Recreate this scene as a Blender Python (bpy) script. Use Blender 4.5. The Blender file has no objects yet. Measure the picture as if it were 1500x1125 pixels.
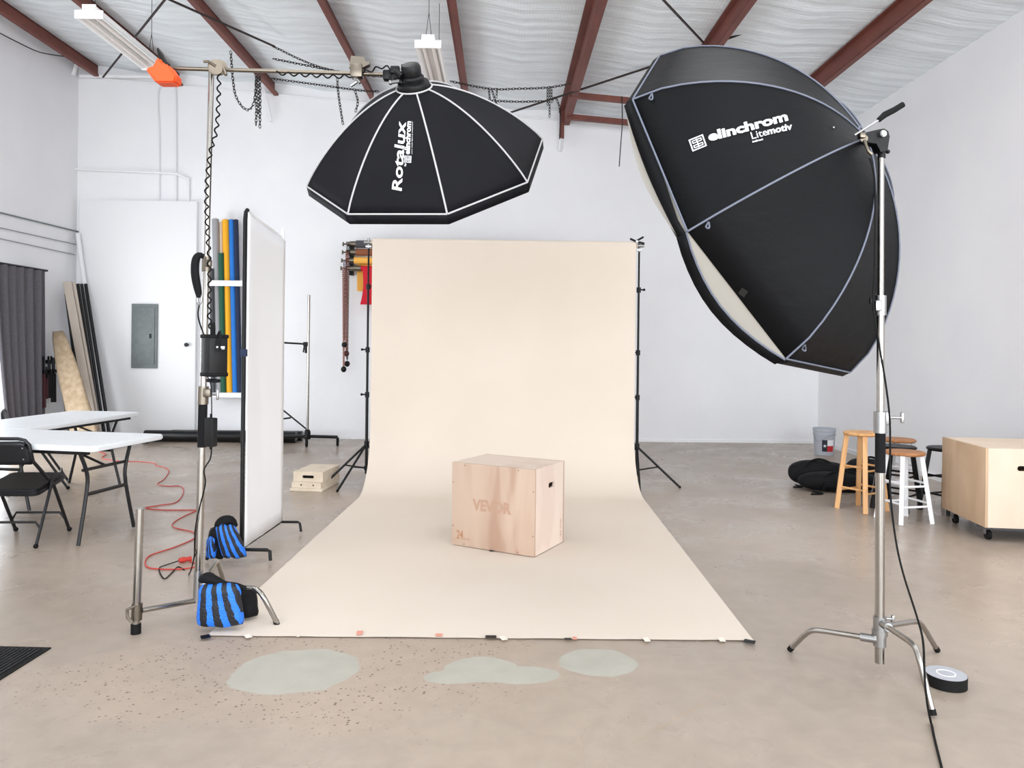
import bpy, bmesh, math, random
from mathutils import Vector, Matrix, noise
from mathutils.bvhtree import BVHTree
random.seed(7)
PI = math.pi
sc = bpy.context.scene
C = sc.collection

# ------------------------------------------------------------------ camera
FOC, EYE, YAW, ROLL = 1120.0, 1.48, 15/1120.0, 0.011
FW = Vector((math.sin(YAW), math.cos(YAW), 0)); RT = Vector((math.cos(YAW), -math.sin(YAW), 0)); UP = Vector((0, 0, 1))
cam = bpy.data.cameras.new('camera'); cam.sensor_width = 36; cam.sensor_fit = 'HORIZONTAL'
cam.lens = 36*FOC/1500.0; cam.shift_y = (506-562.5)/1500.0; cam.clip_start = 0.05; cam.clip_end = 200
camo = bpy.data.objects.new('camera', cam); C.objects.link(camo)
xa = RT*math.cos(ROLL)+UP*math.sin(ROLL); ya = -RT*math.sin(ROLL)+UP*math.cos(ROLL); za = -FW
mw = Matrix((xa, ya, za)).transposed().to_4x4(); mw.translation = (0, 0, EYE)
camo.matrix_world = mw
sc.camera = camo
# ------------------------------------------------------------------ light
sc.view_settings.view_transform = 'Standard'; sc.view_settings.look = 'None'
sc.view_settings.gamma = 1; sc.view_settings.use_curve_mapping = False
sc.view_settings.exposure = 0.0
w = bpy.data.worlds.new('daylight'); sc.world = w; w.use_nodes = True
w.node_tree.nodes['Background'].inputs[0].default_value = (0.86, 0.93, 1.0, 1)
w.node_tree.nodes['Background'].inputs[1].default_value = 1.6
def area(name, loc, target, sx, sy, power, col):
    l = bpy.data.lights.new(name, 'AREA'); l.shape = 'RECTANGLE'; l.size = sx; l.size_y = sy; l.energy = power; l.color = col
    o = bpy.data.objects.new(name, l); C.objects.link(o); o.location = loc
    o.rotation_euler = (Vector(target)-Vector(loc)).to_track_quat('-Z', 'Y').to_euler()
    return o
area('daylight_right_door', (5.06, -2.2, 1.95), (-3, 3.0, 2.0), 4.4, 3.5, 310, (0.97, 0.985, 1.0))
area('daylight_front_door', (-.3, -6.5, 2.3), (-.3, 8, 4.6), 10.4, 4.2, 830, (0.92, 0.965, 1.0))
area('daylight_side_door', (-6.66, 9.1, 1.25), (0, 9.6, 2.6), 2.3, 2.3, 140, (0.92, 0.965, 1.0))
for sx in (-4.3, -1.3, 1.7, 4.2):      # overhead fill lights added to brighten the floor evenly, not part of the hall
    area('added_roof_fill', (sx, 3.2, 4.62+(4.96-sx)*.0826), (sx, 3.2001, 0), 1.1, 5.6, 64, (0.97, 0.985, 1.0))

# ------------------------------------------------------------------ helpers
def ray(px, py):
    u = px-750; v = 506-py; c, s = math.cos(ROLL), math.sin(ROLL)
    return FW*FOC+RT*(u*c-v*s)+UP*(u*s+v*c)
def P(px, py, Y):
    d = ray(px, py); return Vector((0, 0, EYE))+d*(Y/d.y)
def G(px, py, z=0.0):
    d = ray(px, py); return Vector((0, 0, EYE))+d*((z-EYE)/d.z)
def V(*a): return Vector(a)
def rot_to(d):
    return Vector(d).to_track_quat('Z', 'Y').to_matrix().to_4x4()

class MB:
    def __init__(self): self.bm = bmesh.new()
    def box(self, c, s, rz=0, m=None, bev=0.0):
        r = bmesh.ops.create_cube(self.bm, size=1)
        M = (m if m is not None else Matrix.Translation(Vector(c))@Matrix.Rotation(rz, 4, 'Z'))@Matrix.Diagonal((s[0], s[1], s[2], 1))
        bmesh.ops.transform(self.bm, matrix=M, verts=r['verts'])
        if bev > 0:
            es = list({e for v in r['verts'] for e in v.link_edges})
            bmesh.ops.bevel(self.bm, geom=es, offset=bev, segments=2, affect='EDGES', profile=0.5)
        return self
    def cyl(self, p0, p1, r0, r1=None, n=16):
        p0 = Vector(p0); p1 = Vector(p1); d = p1-p0
        r = bmesh.ops.create_cone(self.bm, cap_ends=True, cap_tris=False, segments=n, radius1=r0, radius2=r0 if r1 is None else r1, depth=d.length)
        bmesh.ops.transform(self.bm, matrix=Matrix.Translation((p0+p1)/2)@rot_to(d), verts=r['verts'])
        return self
    def ball(self, c, r, s=(1, 1, 1), n=12):
        q = bmesh.ops.create_uvsphere(self.bm, u_segments=n, v_segments=max(6, n//2+2), radius=r)
        bmesh.ops.transform(self.bm, matrix=Matrix.Translation(Vector(c))@Matrix.Diagonal((s[0], s[1], s[2], 1)), verts=q['verts'])
        return self
    def tube(self, pts, r, n=8, smooth=0, cap=True):
        pts = [Vector(p) for p in pts]
        if smooth:
            if isinstance(r, (list, tuple)): r = [v.x for v in catmull([Vector((q, 0, 0)) for q in r], smooth)]
            pts = catmull(pts, smooth)
        N = len(pts); rings = []; T0 = None; U = None
        for i in range(N):
            t = (pts[min(i+1, N-1)]-pts[max(i-1, 0)])
            if t.length < 1e-9: t = Vector((0, 0, 1))
            t.normalize()
            if U is None:
                U = t.orthogonal().normalized()
            else:
                q = T0.rotation_difference(t); U = q@U; U = (U-t*U.dot(t)).normalized()
            T0 = t; W_ = t.cross(U)
            rr = r[i] if isinstance(r, (list, tuple)) else r
            rings.append([self.bm.verts.new(pts[i]+(U*math.cos(2*PI*k/n)+W_*math.sin(2*PI*k/n))*rr) for k in range(n)])
        for a, b in zip(rings, rings[1:]):
            for k in range(n): self.bm.faces.new((a[k], a[(k+1) % n], b[(k+1) % n], b[k]))
        if cap:
            self.bm.faces.new(rings[0][::-1]); self.bm.faces.new(rings[-1])
        return self
    def lathe(self, prof, c=(0, 0, 0), axis=(0, 0, 1), n=24):
        M = Matrix.Translation(Vector(c))@rot_to(axis); rings = []
        for r, z in prof:
            rings.append([self.bm.verts.new(M@Vector((max(r, 1e-4)*math.cos(2*PI*k/n), max(r, 1e-4)*math.sin(2*PI*k/n), z))) for k in range(n)])
        for a, b in zip(rings, rings[1:]):
            for k in range(n): self.bm.faces.new((a[k], a[(k+1) % n], b[(k+1) % n], b[k]))
        self.bm.faces.new(rings[0][::-1]); self.bm.faces.new(rings[-1])
        return self
    def grid(self, rows):
        vs = [[self.bm.verts.new(p) for p in r] for r in rows]
        for a, b in zip(vs, vs[1:]):
            for k in range(len(a)-1): self.bm.faces.new((a[k], a[k+1], b[k+1], b[k]))
        return self
    def prism(self, poly, h, M=Matrix.Identity(4), holes=()):
        """poly in local xy, extruded h along local z; optional hole loops"""
        b = bmesh.new(); es = []
        for lp in [poly]+list(holes):
            vv = [b.verts.new((x, y, 0)) for x, y in lp]
            es += [b.edges.new((vv[i], vv[(i+1) % len(vv)])) for i in range(len(vv))]
        bmesh.ops.triangle_fill(b, use_beauty=True, use_dissolve=False, edges=es)
        r = bmesh.ops.extrude_face_region(b, geom=b.faces[:])
        bmesh.ops.translate(b, vec=(0, 0, h), verts=[v for v in r['geom'] if isinstance(v, bmesh.types.BMVert)])
        bmesh.ops.transform(b, matrix=M, verts=b.verts[:])
        bmesh.ops.recalc_face_normals(b, faces=b.faces[:])
        me = bpy.data.meshes.new('t'); b.to_mesh(me); b.free(); self.bm.from_mesh(me); bpy.data.meshes.remove(me)
        return self
def catmull(p, k):
    out = []
    for i in range(len(p)-1):
        a = p[max(i-1, 0)]; b = p[i]; c = p[i+1]; d = p[min(i+2, len(p)-1)]
        for j in range(k):
            t = j/k
            out.append(0.5*((2*b)+(c-a)*t+(2*a-5*b+4*c-d)*t*t+(3*b-a-3*c+d)*t**3))
    out.append(p[-1]); return out

WM = {}
def obj(name, mb, m, parent=None, world=True, label=None, cat=None, group=None, kind=None, sharp=35, origin=None, recalc=True):
    bm = mb.bm
    if recalc: bmesh.ops.recalc_face_normals(bm, faces=bm.faces[:])
    me = bpy.data.meshes.new(name); o = bpy.data.objects.new(name, me)
    if parent is not None:
        M = WM[parent.name]
        if world: bmesh.ops.transform(bm, matrix=M.inverted(), verts=bm.verts[:])
        WM[o.name] = M
    else:
        if origin is None:
            xs = [v.co for v in bm.verts]
            lo = Vector([min(v[i] for v in xs) for i in range(3)]); hi = Vector([max(v[i] for v in xs) for i in range(3)])
            origin = Vector(((lo.x+hi.x)/2, (lo.y+hi.y)/2, lo.z))
        origin = Vector(origin)
        bmesh.ops.translate(bm, vec=-origin, verts=bm.verts[:])
        o.location = origin; WM[o.name] = Matrix.Translation(origin)
    bm.to_mesh(me); bm.free()
    me.polygons.foreach_set('use_smooth', [True]*len(me.polygons)); me.set_sharp_from_angle(angle=math.radians(sharp))
    me.materials.append(m)
    C.objects.link(o)
    if parent is not None: o.parent = parent
    if label: o['label'] = label
    if cat: o['category'] = cat
    if group: o['group'] = group
    if kind: o['kind'] = kind
    return o
def thing(name, label, cat, loc=(0, 0, 0), rz=0, group=None):
    o = bpy.data.objects.new(name, None); C.objects.link(o); o.empty_display_size = 0.1
    o.location = loc; o.rotation_euler = (0, 0, rz); o['label'] = label; o['category'] = cat
    if group: o['group'] = group
    WM[o.name] = Matrix.Translation(Vector(loc))@Matrix.Rotation(rz, 4, 'Z')
    return o
def dup(root, loc, rz=0, label=None, group=None):
    r = root.copy(); C.objects.link(r); r.location = loc; r.rotation_euler = (0, 0, rz)
    if label: r['label'] = label
    if group: r['group'] = group
    WM[r.name] = Matrix.Translation(Vector(loc))@Matrix.Rotation(rz, 4, 'Z')
    for ch in list(root.children):
        c = ch.copy(); C.objects.link(c); c.parent = r; WM[c.name] = WM[r.name]
        for g in ch.children:
            d = g.copy(); C.objects.link(d); d.parent = c
    return r

# ------------------------------------------------------------------ materials
def lin(c):
    return tuple(((x/255)/12.92 if x/255 <= .04045 else ((x/255+.055)/1.055)**2.4) for x in c)+(1,)
def base(name, col, rough=.6, metal=0, spec=.5):
    m = bpy.data.materials.new(name); m.use_nodes = True; n = m.node_tree.nodes; b = n['Principled BSDF']
    b.inputs['Base Color'].default_value = lin(col); b.inputs['Roughness'].default_value = rough; b.inputs['Metallic'].default_value = metal
    b.inputs['Specular IOR Level'].default_value = spec
    return m
def nd(m, t, **k):
    n = m.node_tree.nodes.new(t)
    for a, v in k.items():
        if a in n.inputs: n.inputs[a].default_value = v
        else: setattr(n, a, v)
    return n
def lk(m, a, b): m.node_tree.links.new(a, b)
def noisy(name, c1, c2, scale=5, stretch=(1, 1, 1), rough=.6, metal=0, bump=0, bscale=40, detail=4, lo=.35, hi=.65, spec=.5, bstretch=None, dist=0):
    m = base(name, c1, rough, metal, spec); b = m.node_tree.nodes['Principled BSDF']
    tc = nd(m, 'ShaderNodeTexCoord'); mp = nd(m, 'ShaderNodeMapping'); mp.inputs['Scale'].default_value = stretch
    lk(m, tc.outputs['Object'], mp.inputs['Vector'])
    t = nd(m, 'ShaderNodeTexNoise'); t.inputs['Scale'].default_value = scale; t.inputs['Detail'].default_value = detail; t.inputs['Distortion'].default_value = dist
    lk(m, mp.outputs['Vector'], t.inputs['Vector'])
    r = nd(m, 'ShaderNodeValToRGB'); r.color_ramp.elements[0].position = lo; r.color_ramp.elements[1].position = hi
    r.color_ramp.elements[0].color = lin(c1); r.color_ramp.elements[1].color = lin(c2)
    lk(m, t.outputs['Fac'], r.inputs['Fac']); lk(m, r.outputs['Color'], b.inputs['Base Color'])
    if bump:
        mp2 = nd(m, 'ShaderNodeMapping'); mp2.inputs['Scale'].default_value = bstretch or (1, 1, 1); lk(m, tc.outputs['Object'], mp2.inputs['Vector'])
        t2 = nd(m, 'ShaderNodeTexNoise'); t2.inputs['Scale'].default_value = bscale; t2.inputs['Detail'].default_value = 3
        lk(m, mp2.outputs['Vector'], t2.inputs['Vector'])
        bp = nd(m, 'ShaderNodeBump'); bp.inputs['Strength'].default_value = bump; bp.inputs['Distance'].default_value = .01
        lk(m, t2.outputs['Fac'], bp.inputs['Height']); lk(m, bp.outputs['Normal'], b.inputs['Normal'])
    return m
M = {}
M['wall'] = noisy('painted_wall', (240, 240, 243), (244, 244, 246), 1.2, rough=.75, bump=.15, bscale=60, spec=.3)
M['wall_white'] = base('white_panel_paint', (243, 243, 245), .6, 0, .3)
M['chrome'] = base('polished_steel', (164, 160, 154), .2, 1)
M['cast'] = base('cast_metal', (160, 160, 160), .34, 1)
M['nickel'] = base('warm_nickel', (122, 114, 103), .36, 1)
M['black'] = base('black_metal', (9, 9, 11), .45, 0, .3)
M['blackplastic'] = noisy('black_plastic', (10, 11, 13), (15, 16, 18), 30, rough=.5, spec=.35)
M['rubber'] = base('black_rubber', (12, 12, 12), .75, 0, .25)
M['blackcloth'] = noisy('black_nylon', (8, 8, 10), (14, 14, 18), 9, rough=.75, bump=.4, bscale=25, spec=.25)
M['softbox_l'] = noisy('softbox_cloth', (8, 8, 14), (11, 11, 18), 4, rough=.7, bump=.10, bscale=5, spec=.2)
M['softbox_r'] = noisy('coated_softbox_cloth', (6, 7, 10), (8, 9, 12), 3, rough=.6, bump=.35, bscale=7, spec=.16, bstretch=(1, 1, 2.2))
M['piping'] = base('pale_piping', (184, 183, 184), .7)
M['piping_b'] = base('grey_blue_piping', (106, 111, 126), .7)
M['diffuser'] = base('diffuser_cloth', (166, 162, 154), .85)
M['print'] = base('white_print', (236, 236, 240), .6)
M['orange'] = base('orange_plastic', (236, 84, 22), .5)
M['red'] = base('red_cord', (190, 52, 40), .5)
M['paper'] = noisy('cream_paper', (222, 210, 197), (219, 207, 193), 1.1, rough=.85, bump=.10, bscale=3, spec=.2)
M['steelbeam'] = noisy('red_oxide_steel', (104, 54, 44), (120, 64, 52), 6, (1, .3, 1), rough=.6)
M['rod'] = base('dark_steel_rod', (44, 32, 30), .55, .2)
M['chain'] = base('weathered_chain', (28, 22, 20), .55, .3)
M['fixture'] = base('white_enamel', (240, 240, 240), .45)
M['lamp_tube'] = base('unlit_tube', (232, 226, 222), .3)
M['tabletop'] = noisy('white_table_plastic', (236, 239, 241), (230, 233, 236), 60, rough=.4, bump=.05, bscale=200)
M['vinyl'] = base('black_vinyl', (10, 12, 18), .38, 0, .4)
M['dgrey_metal'] = base('dark_grey_tube', (26, 26, 29), .4, 0, .4)
M['panel_grey'] = noisy('grey_enamel', (112, 119, 120), (122, 129, 130), 12, rough=.5)
M['curtain'] = noisy('grey_curtain_cloth', (92, 90, 96), (102, 100, 105), 60, rough=.9, bump=.2, bscale=150)
M['blue'] = base('blue_paper', (34, 118, 206), .8)
M['navy'] = base('navy_paper', (30, 42, 72), .8)
M['yellow'] = base('yellow_paper', (246, 176, 38), .8)
M['mustard'] = base('mustard_paper', (248, 186, 84), .8)
M['green'] = base('green_paper', (34, 88, 66), .8)
M['lgrey'] = base('light_grey_paper', (158, 158, 162), .8)
M['dgrey'] = base('dark_grey_paper', (78, 78, 82), .8)
M['beige'] = base('beige_paper', (206, 190, 172), .8)
M['redp'] = base('red_paper', (206, 18, 44), .8)
M['brown'] = base('brown_paper', (142, 84, 56), .8)
M['blackroll'] = base('black_vinyl_roll', (9, 9, 11), .32, 0, .4)
M['white'] = base('white_paint', (236, 237, 240), .5)
M['ply_front'] = None
def wood(name, c1, c2, stretch, scale=3, rough=.55, dist=1.2, lo=.3, hi=.7, rings=18):
    m = base(name, c1, rough); b = m.node_tree.nodes['Principled BSDF']
    tc = nd(m, 'ShaderNodeTexCoord'); mp = nd(m, 'ShaderNodeMapping'); mp.inputs['Scale'].default_value = stretch
    lk(m, tc.outputs['Object'], mp.inputs['Vector'])
    t = nd(m, 'ShaderNodeTexNoise'); t.inputs['Scale'].default_value = scale; t.inputs['Detail'].default_value = 2; t.inputs['Distortion'].default_value = dist
    lk(m, mp.outputs['Vector'], t.inputs['Vector'])
    mu = nd(m, 'ShaderNodeMath', operation='MULTIPLY'); mu.inputs[1].default_value = rings; lk(m, t.outputs['Fac'], mu.inputs[0])
    si = nd(m, 'ShaderNodeMath', operation='SINE'); lk(m, mu.outputs[0], si.inputs[0])
    r = nd(m, 'ShaderNodeValToRGB'); r.color_ramp.elements[0].position = 0; r.color_ramp.elements[1].position = 1
    r.color_ramp.elements[0].color = lin(c2); r.color_ramp.elements[1].color = lin(c1)
    e = r.color_ramp.elements.new(.35); e.color = lin(tuple((a*2+b_)/3 for a, b_ in zip(c1, c2)))
    ad = nd(m, 'ShaderNodeMath', operation='MULTIPLY_ADD'); ad.inputs[1].default_value = .5; ad.inputs[2].default_value = .5; lk(m, si.outputs[0], ad.inputs[0])
    lk(m, ad.outputs[0], r.inputs['Fac']); lk(m, r.outputs['Color'], b.inputs['Base Color'])
    return m
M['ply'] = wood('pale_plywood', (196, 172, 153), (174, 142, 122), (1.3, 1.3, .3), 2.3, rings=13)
M['ply_lit'] = wood('pale_plywood_lit', (228, 210, 196), (221, 200, 186), (1.2, 1.2, .4), 2.2, rings=12)  # lighter copy of the plywood, light on side and top put into the colour
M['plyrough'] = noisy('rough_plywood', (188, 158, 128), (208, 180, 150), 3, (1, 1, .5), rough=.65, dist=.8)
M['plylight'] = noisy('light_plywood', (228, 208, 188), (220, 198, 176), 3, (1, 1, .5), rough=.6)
M['apple'] = noisy('birch_ply', (226, 212, 192), (214, 198, 176), 8, (1, 4, 1), rough=.6)
M['stool'] = wood('honey_wood', (220, 170, 116), (200, 146, 92), (3, 3, .5), 3, rings=14)
M['seatwood'] = wood('brown_seat_wood', (186, 132, 88), (166, 112, 70), (1, 5, 1), 3, rings=10)
M['burn'] = base('branded_brown', (180, 145, 123), .7)
M['burn_dark'] = base('branded_dark', (176, 126, 96), .7)
M['hole'] = base('dark_hole', (16, 12, 10), .9)
M['bucket'] = base('grey_bucket_plastic', (176, 180, 188), .45)
M['flagblue'] = base('flag_blue', (22, 24, 44), .5); M['flagred'] = base('flag_red', (190, 30, 40), .5)
M['tape_face'] = base('grey_tape_face', (172, 174, 180), .5)
M['pink'] = base('pink_tape', (222, 150, 132), .6)
M['wtape'] = base('masking_tape', (236, 226, 212), .7)
M['mat'] = noisy('ribbed_black_mat', (14, 14, 16), (22, 22, 24), 20, rough=.85)
M['cork'] = noisy('mottled_board', (172, 152, 128), (150, 130, 104), 14, rough=.9, bump=.4, bscale=30)
M['driftboard'] = noisy('pale_grey_board', (196, 184, 172), (184, 172, 160), 6, (1, 1, .3), rough=.8)
M['maroon'] = base('maroon_tube', (70, 26, 34), .5)
M['ropered'] = base('terracotta_chain', (150, 86, 66), .6); M['ropeplum'] = base('plum_chain', (96, 66, 78), .6)
# blue/black striped sandbag cloth
def striped():
    m = base('striped_sandbag_cloth', (30, 110, 215), .55); b = m.node_tree.nodes['Principled BSDF']
    tc = nd(m, 'ShaderNodeTexCoord'); sx = nd(m, 'ShaderNodeSeparateXYZ')
    nz = nd(m, 'ShaderNodeTexNoise'); nz.inputs['Scale'].default_value = 9; nz.inputs['Detail'].default_value = 1
    lk(m, tc.outputs['UV'], sx.inputs[0]); lk(m, tc.outputs['UV'], nz.inputs['Vector'])
    a = nd(m, 'ShaderNodeMath', operation='MULTIPLY_ADD'); a.inputs[1].default_value = .06; lk(m, nz.outputs['Fac'], a.inputs[0]); lk(m, sx.outputs['X'], a.inputs[2])
    f = nd(m, 'ShaderNodeMath', operation='MULTIPLY'); f.inputs[1].default_value = 3.6; lk(m, a.outputs[0], f.inputs[0])
    fr = nd(m, 'ShaderNodeMath', operation='FRACT'); lk(m, f.outputs[0], fr.inputs[0])
    g = nd(m, 'ShaderNodeMath', operation='GREATER_THAN'); g.inputs[1].default_value = .48; lk(m, fr.outputs[0], g.inputs[0])
    mx = nd(m, 'ShaderNodeMix', data_type='RGBA'); mx.inputs[6].default_value = lin((32, 116, 222)); mx.inputs[7].default_value = lin((20, 21, 28))
    lk(m, g.outputs[0], mx.inputs[0]); lk(m, mx.outputs[2], b.inputs['Base Color'])
    n2 = nd(m, 'ShaderNodeTexNoise'); n2.inputs['Scale'].default_value = 22; lk(m, tc.outputs['UV'], n2.inputs['Vector'])
    bp = nd(m, 'ShaderNodeBump'); bp.inputs['Strength'].default_value = .5; bp.inputs['Distance'].default_value = .01
    lk(m, n2.outputs['Fac'], bp.inputs['Height']); lk(m, bp.outputs['Normal'], b.inputs['Normal'])
    return m
M['stripe'] = striped()
# concrete floor with filler patches and pitted aggregate
def floor_mat():
    m = base('sealed_concrete', (190, 178, 164), .33, 0, .5); b = m.node_tree.nodes['Principled BSDF']
    geo = nd(m, 'ShaderNodeNewGeometry'); pos = geo.outputs['Position']
    def nz(s, d=4, dist=0, st=(1, 1, 1)):
        mp = nd(m, 'ShaderNodeMapping'); mp.inputs['Scale'].default_value = st; lk(m, pos, mp.inputs['Vector'])
        t = nd(m, 'ShaderNodeTexNoise'); t.inputs['Scale'].default_value = s; t.inputs['Detail'].default_value = d; t.inputs['Distortion'].default_value = dist
        lk(m, mp.outputs[0], t.inputs['Vector']); return t.outputs['Fac']
    def ramp(fac, stops):
        r = nd(m, 'ShaderNodeValToRGB'); el = r.color_ramp.elements
        el[0].position, el[0].color = stops[0][0], lin(stops[0][1]); el[1].position, el[1].color = stops[-1][0], lin(stops[-1][1])
        for p, c in stops[1:-1]: e = el.new(p); e.color = lin(c)
        lk(m, fac, r.inputs['Fac']); return r.outputs['Color']
    def mix(f, a, c):
        x = nd(m, 'ShaderNodeMix', data_type='RGBA'); lk(m, f, x.inputs[0])
        for i, v in ((6, a), (7, c)):
            if isinstance(v, tuple): x.inputs[i].default_value = lin(v)
            else: lk(m, v, x.inputs[i])
        return x.outputs[2]
    def mth(op, a, c=None, d=None, clamp=False):
        x = nd(m, 'ShaderNodeMath', operation=op); x.use_clamp = clamp
        for i, v in enumerate((a, c, d)):
            if v is None: continue
            if isinstance(v, (int, float)): x.inputs[i].default_value = v
            else: lk(m, v, x.inputs[i])
        return x.outputs[0]
    big = ramp(nz(.55, 5, .8), [(.32, (150, 137, 124)), (.5, (165, 150, 136)), (.68, (178, 162, 147))])
    fine = ramp(nz(9, 6, .5), [(.3, (150, 138, 126)), (.7, (176, 162, 149))])
    x = nd(m, 'ShaderNodeMix', data_type='RGBA'); x.inputs[0].default_value = .35; lk(m, big, x.inputs[6]); lk(m, fine, x.inputs[7]); col = x.outputs[2]
    sw = mth('SUBTRACT', 1, mth('SMOOTH_MIN', 1, mth('MULTIPLY', mth('ABSOLUTE', mth('SUBTRACT', nz(1.1, 3, 2.2, (1, 1.6, 1)), .5)), 16), .2), None, True)
    sw = mth('MULTIPLY', sw, .03); col = mix(sw, col, (206, 196, 185))
    # pitted zone near the paper's front edge
    sp = nd(m, 'ShaderNodeSeparateXYZ'); lk(m, pos, sp.inputs[0]); X, Y = sp.outputs[0], sp.outputs[1]
    def ell(cx, cy, rx, ry, rot=0.0):
        dx = mth('SUBTRACT', X, cx); dy = mth('SUBTRACT', Y, cy)
        c, s = math.cos(rot), math.sin(rot)
        u = mth('DIVIDE', mth('ADD', mth('MULTIPLY', dx, c), mth('MULTIPLY', dy, s)), rx)
        v = mth('DIVIDE', mth('SUBTRACT', mth('MULTIPLY', dy, c), mth('MULTIPLY', dx, s)), ry)
        return mth('SQRT', mth('ADD', mth('MULTIPLY', u, u), mth('MULTIPLY', v, v)))
    z = ell(-.95, 3.42, 1.05, .5)
    zone = mth('MULTIPLY', mth('SUBTRACT', 1.25, mth('ADD', z, mth('MULTIPLY', mth('SUBTRACT', nz(2.2, 3), .5), 1.4))), 2.2, None, True)
    vo = nd(m, 'ShaderNodeTexVoronoi'); vo.inputs['Scale'].default_value = 48; lk(m, pos, vo.inputs['Vector'])
    spx = nd(m, 'ShaderNodeSeparateColor'); lk(m, vo.outputs['Color'], spx.inputs[0])
    spot = mth('MULTIPLY', mth('SUBTRACT', mth('ADD', .16, mth('MULTIPLY', spx.outputs[0], .2)), vo.outputs['Distance']), 9, None, True)
    pick = mth('GREATER_THAN', spx.outputs[1], .45)
    pit = mth('MULTIPLY', mth('MULTIPLY', spot, pick), zone)
    col = mix(mth('MULTIPLY', zone, .35), col, (176, 157, 141))
    col = mix(mth('MULTIPLY', pit, .9), col, (104, 90, 80))
    vo2 = nd(m, 'ShaderNodeTexVoronoi'); vo2.inputs['Scale'].default_value = 75; lk(m, pos, vo2.inputs['Vector']); sp2 = nd(m, 'ShaderNodeSeparateColor'); lk(m, vo2.outputs['Color'], sp2.inputs[0])
    chip = mth('MULTIPLY', mth('MULTIPLY', mth('SUBTRACT', .26, vo2.outputs['Distance']), 9, None, True), mth('GREATER_THAN', sp2.outputs[0], .55))
    chipc = mix(sp2.outputs[1], (128, 112, 100), (196, 184, 172)); col = mix(mth('MULTIPLY', chip, mth('MULTIPLY_ADD', zone, .5, .10)), col, chipc)
    warp = mth('MULTIPLY', mth('SUBTRACT', nz(5, 4), .5), .42)
    def patch(*es):
        cur = None
        for e in es:
            d = ell(*e); cur = d if cur is None else mth('SMOOTH_MIN', cur, d, .25)
        return mth('MULTIPLY', mth('SUBTRACT', 1, mth('ADD', cur, warp)), 22, None, True)
    ga, gb, gc, gd = G(433, 982), G(706, 980), G(765, 989), G(877, 970)
    ge = G(662, 992)
    pm = mth('MAXIMUM', mth('MAXIMUM', patch((ga.x, ga.y, .285, .235, .3)), patch((gb.x, gb.y, .17, .135), (gc.x, gc.y, .17, .095), (ge.x, ge.y, .13, .07))), patch((gd.x, gd.y, .185, .16)))
    pcol = ramp(nz(6, 3), [(.3, (168, 165, 154)), (.7, (177, 174, 163))])
    col = mix(pm, col, pcol)
    # long scratch
    a0, a1 = G(925, 1088), G(1130, 978); dd = (a1-a0); L = dd.length; dd.normalize()
    al = mth('ADD', mth('MULTIPLY', mth('SUBTRACT', X, a0.x), dd.x), mth('MULTIPLY', mth('SUBTRACT', Y, a0.y), dd.y))
    ac = mth('ADD', mth('MULTIPLY', mth('SUBTRACT', X, a0.x), -dd.y), mth('MULTIPLY', mth('SUBTRACT', Y, a0.y), dd.x))
    ac = mth('ABSOLUTE', mth('ADD', ac, mth('MULTIPLY', mth('SUBTRACT', nz(3, 3), .5), .08)))
    ln = mth('MULTIPLY', mth('SUBTRACT', .008, ac), 160, None, True)
    ln = mth('MULTIPLY', ln, mth('MULTIPLY', mth('GREATER_THAN', al, 0), mth('LESS_THAN', al, L)))
    col = mix(mth('MULTIPLY', ln, .5), col, (166, 146, 124))
    lk(m, col, b.inputs['Base Color'])
    rr = nd(m, 'ShaderNodeMapRange'); rr.inputs['From Min'].default_value = .3; rr.inputs['From Max'].default_value = .7; rr.inputs['To Min'].default_value = .2; rr.inputs['To Max'].default_value = .42
    lk(m, nz(1.6, 5, .6), rr.inputs['Value']); ra = mth('ADD', rr.outputs[0], mth('MULTIPLY', mth('MAXIMUM', zone, pm), .3)); lk(m, ra, b.inputs['Roughness'])
    bp = nd(m, 'ShaderNodeBump'); bp.inputs['Strength'].default_value = .25; bp.inputs['Distance'].default_value = .004
    hh = mth('SUBTRACT', mth('MULTIPLY', nz(40, 4), .5), pit); lk(m, hh, bp.inputs['Height']); lk(m, bp.outputs['Normal'], b.inputs['Normal'])
    return m
M['floor'] = floor_mat()
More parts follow.
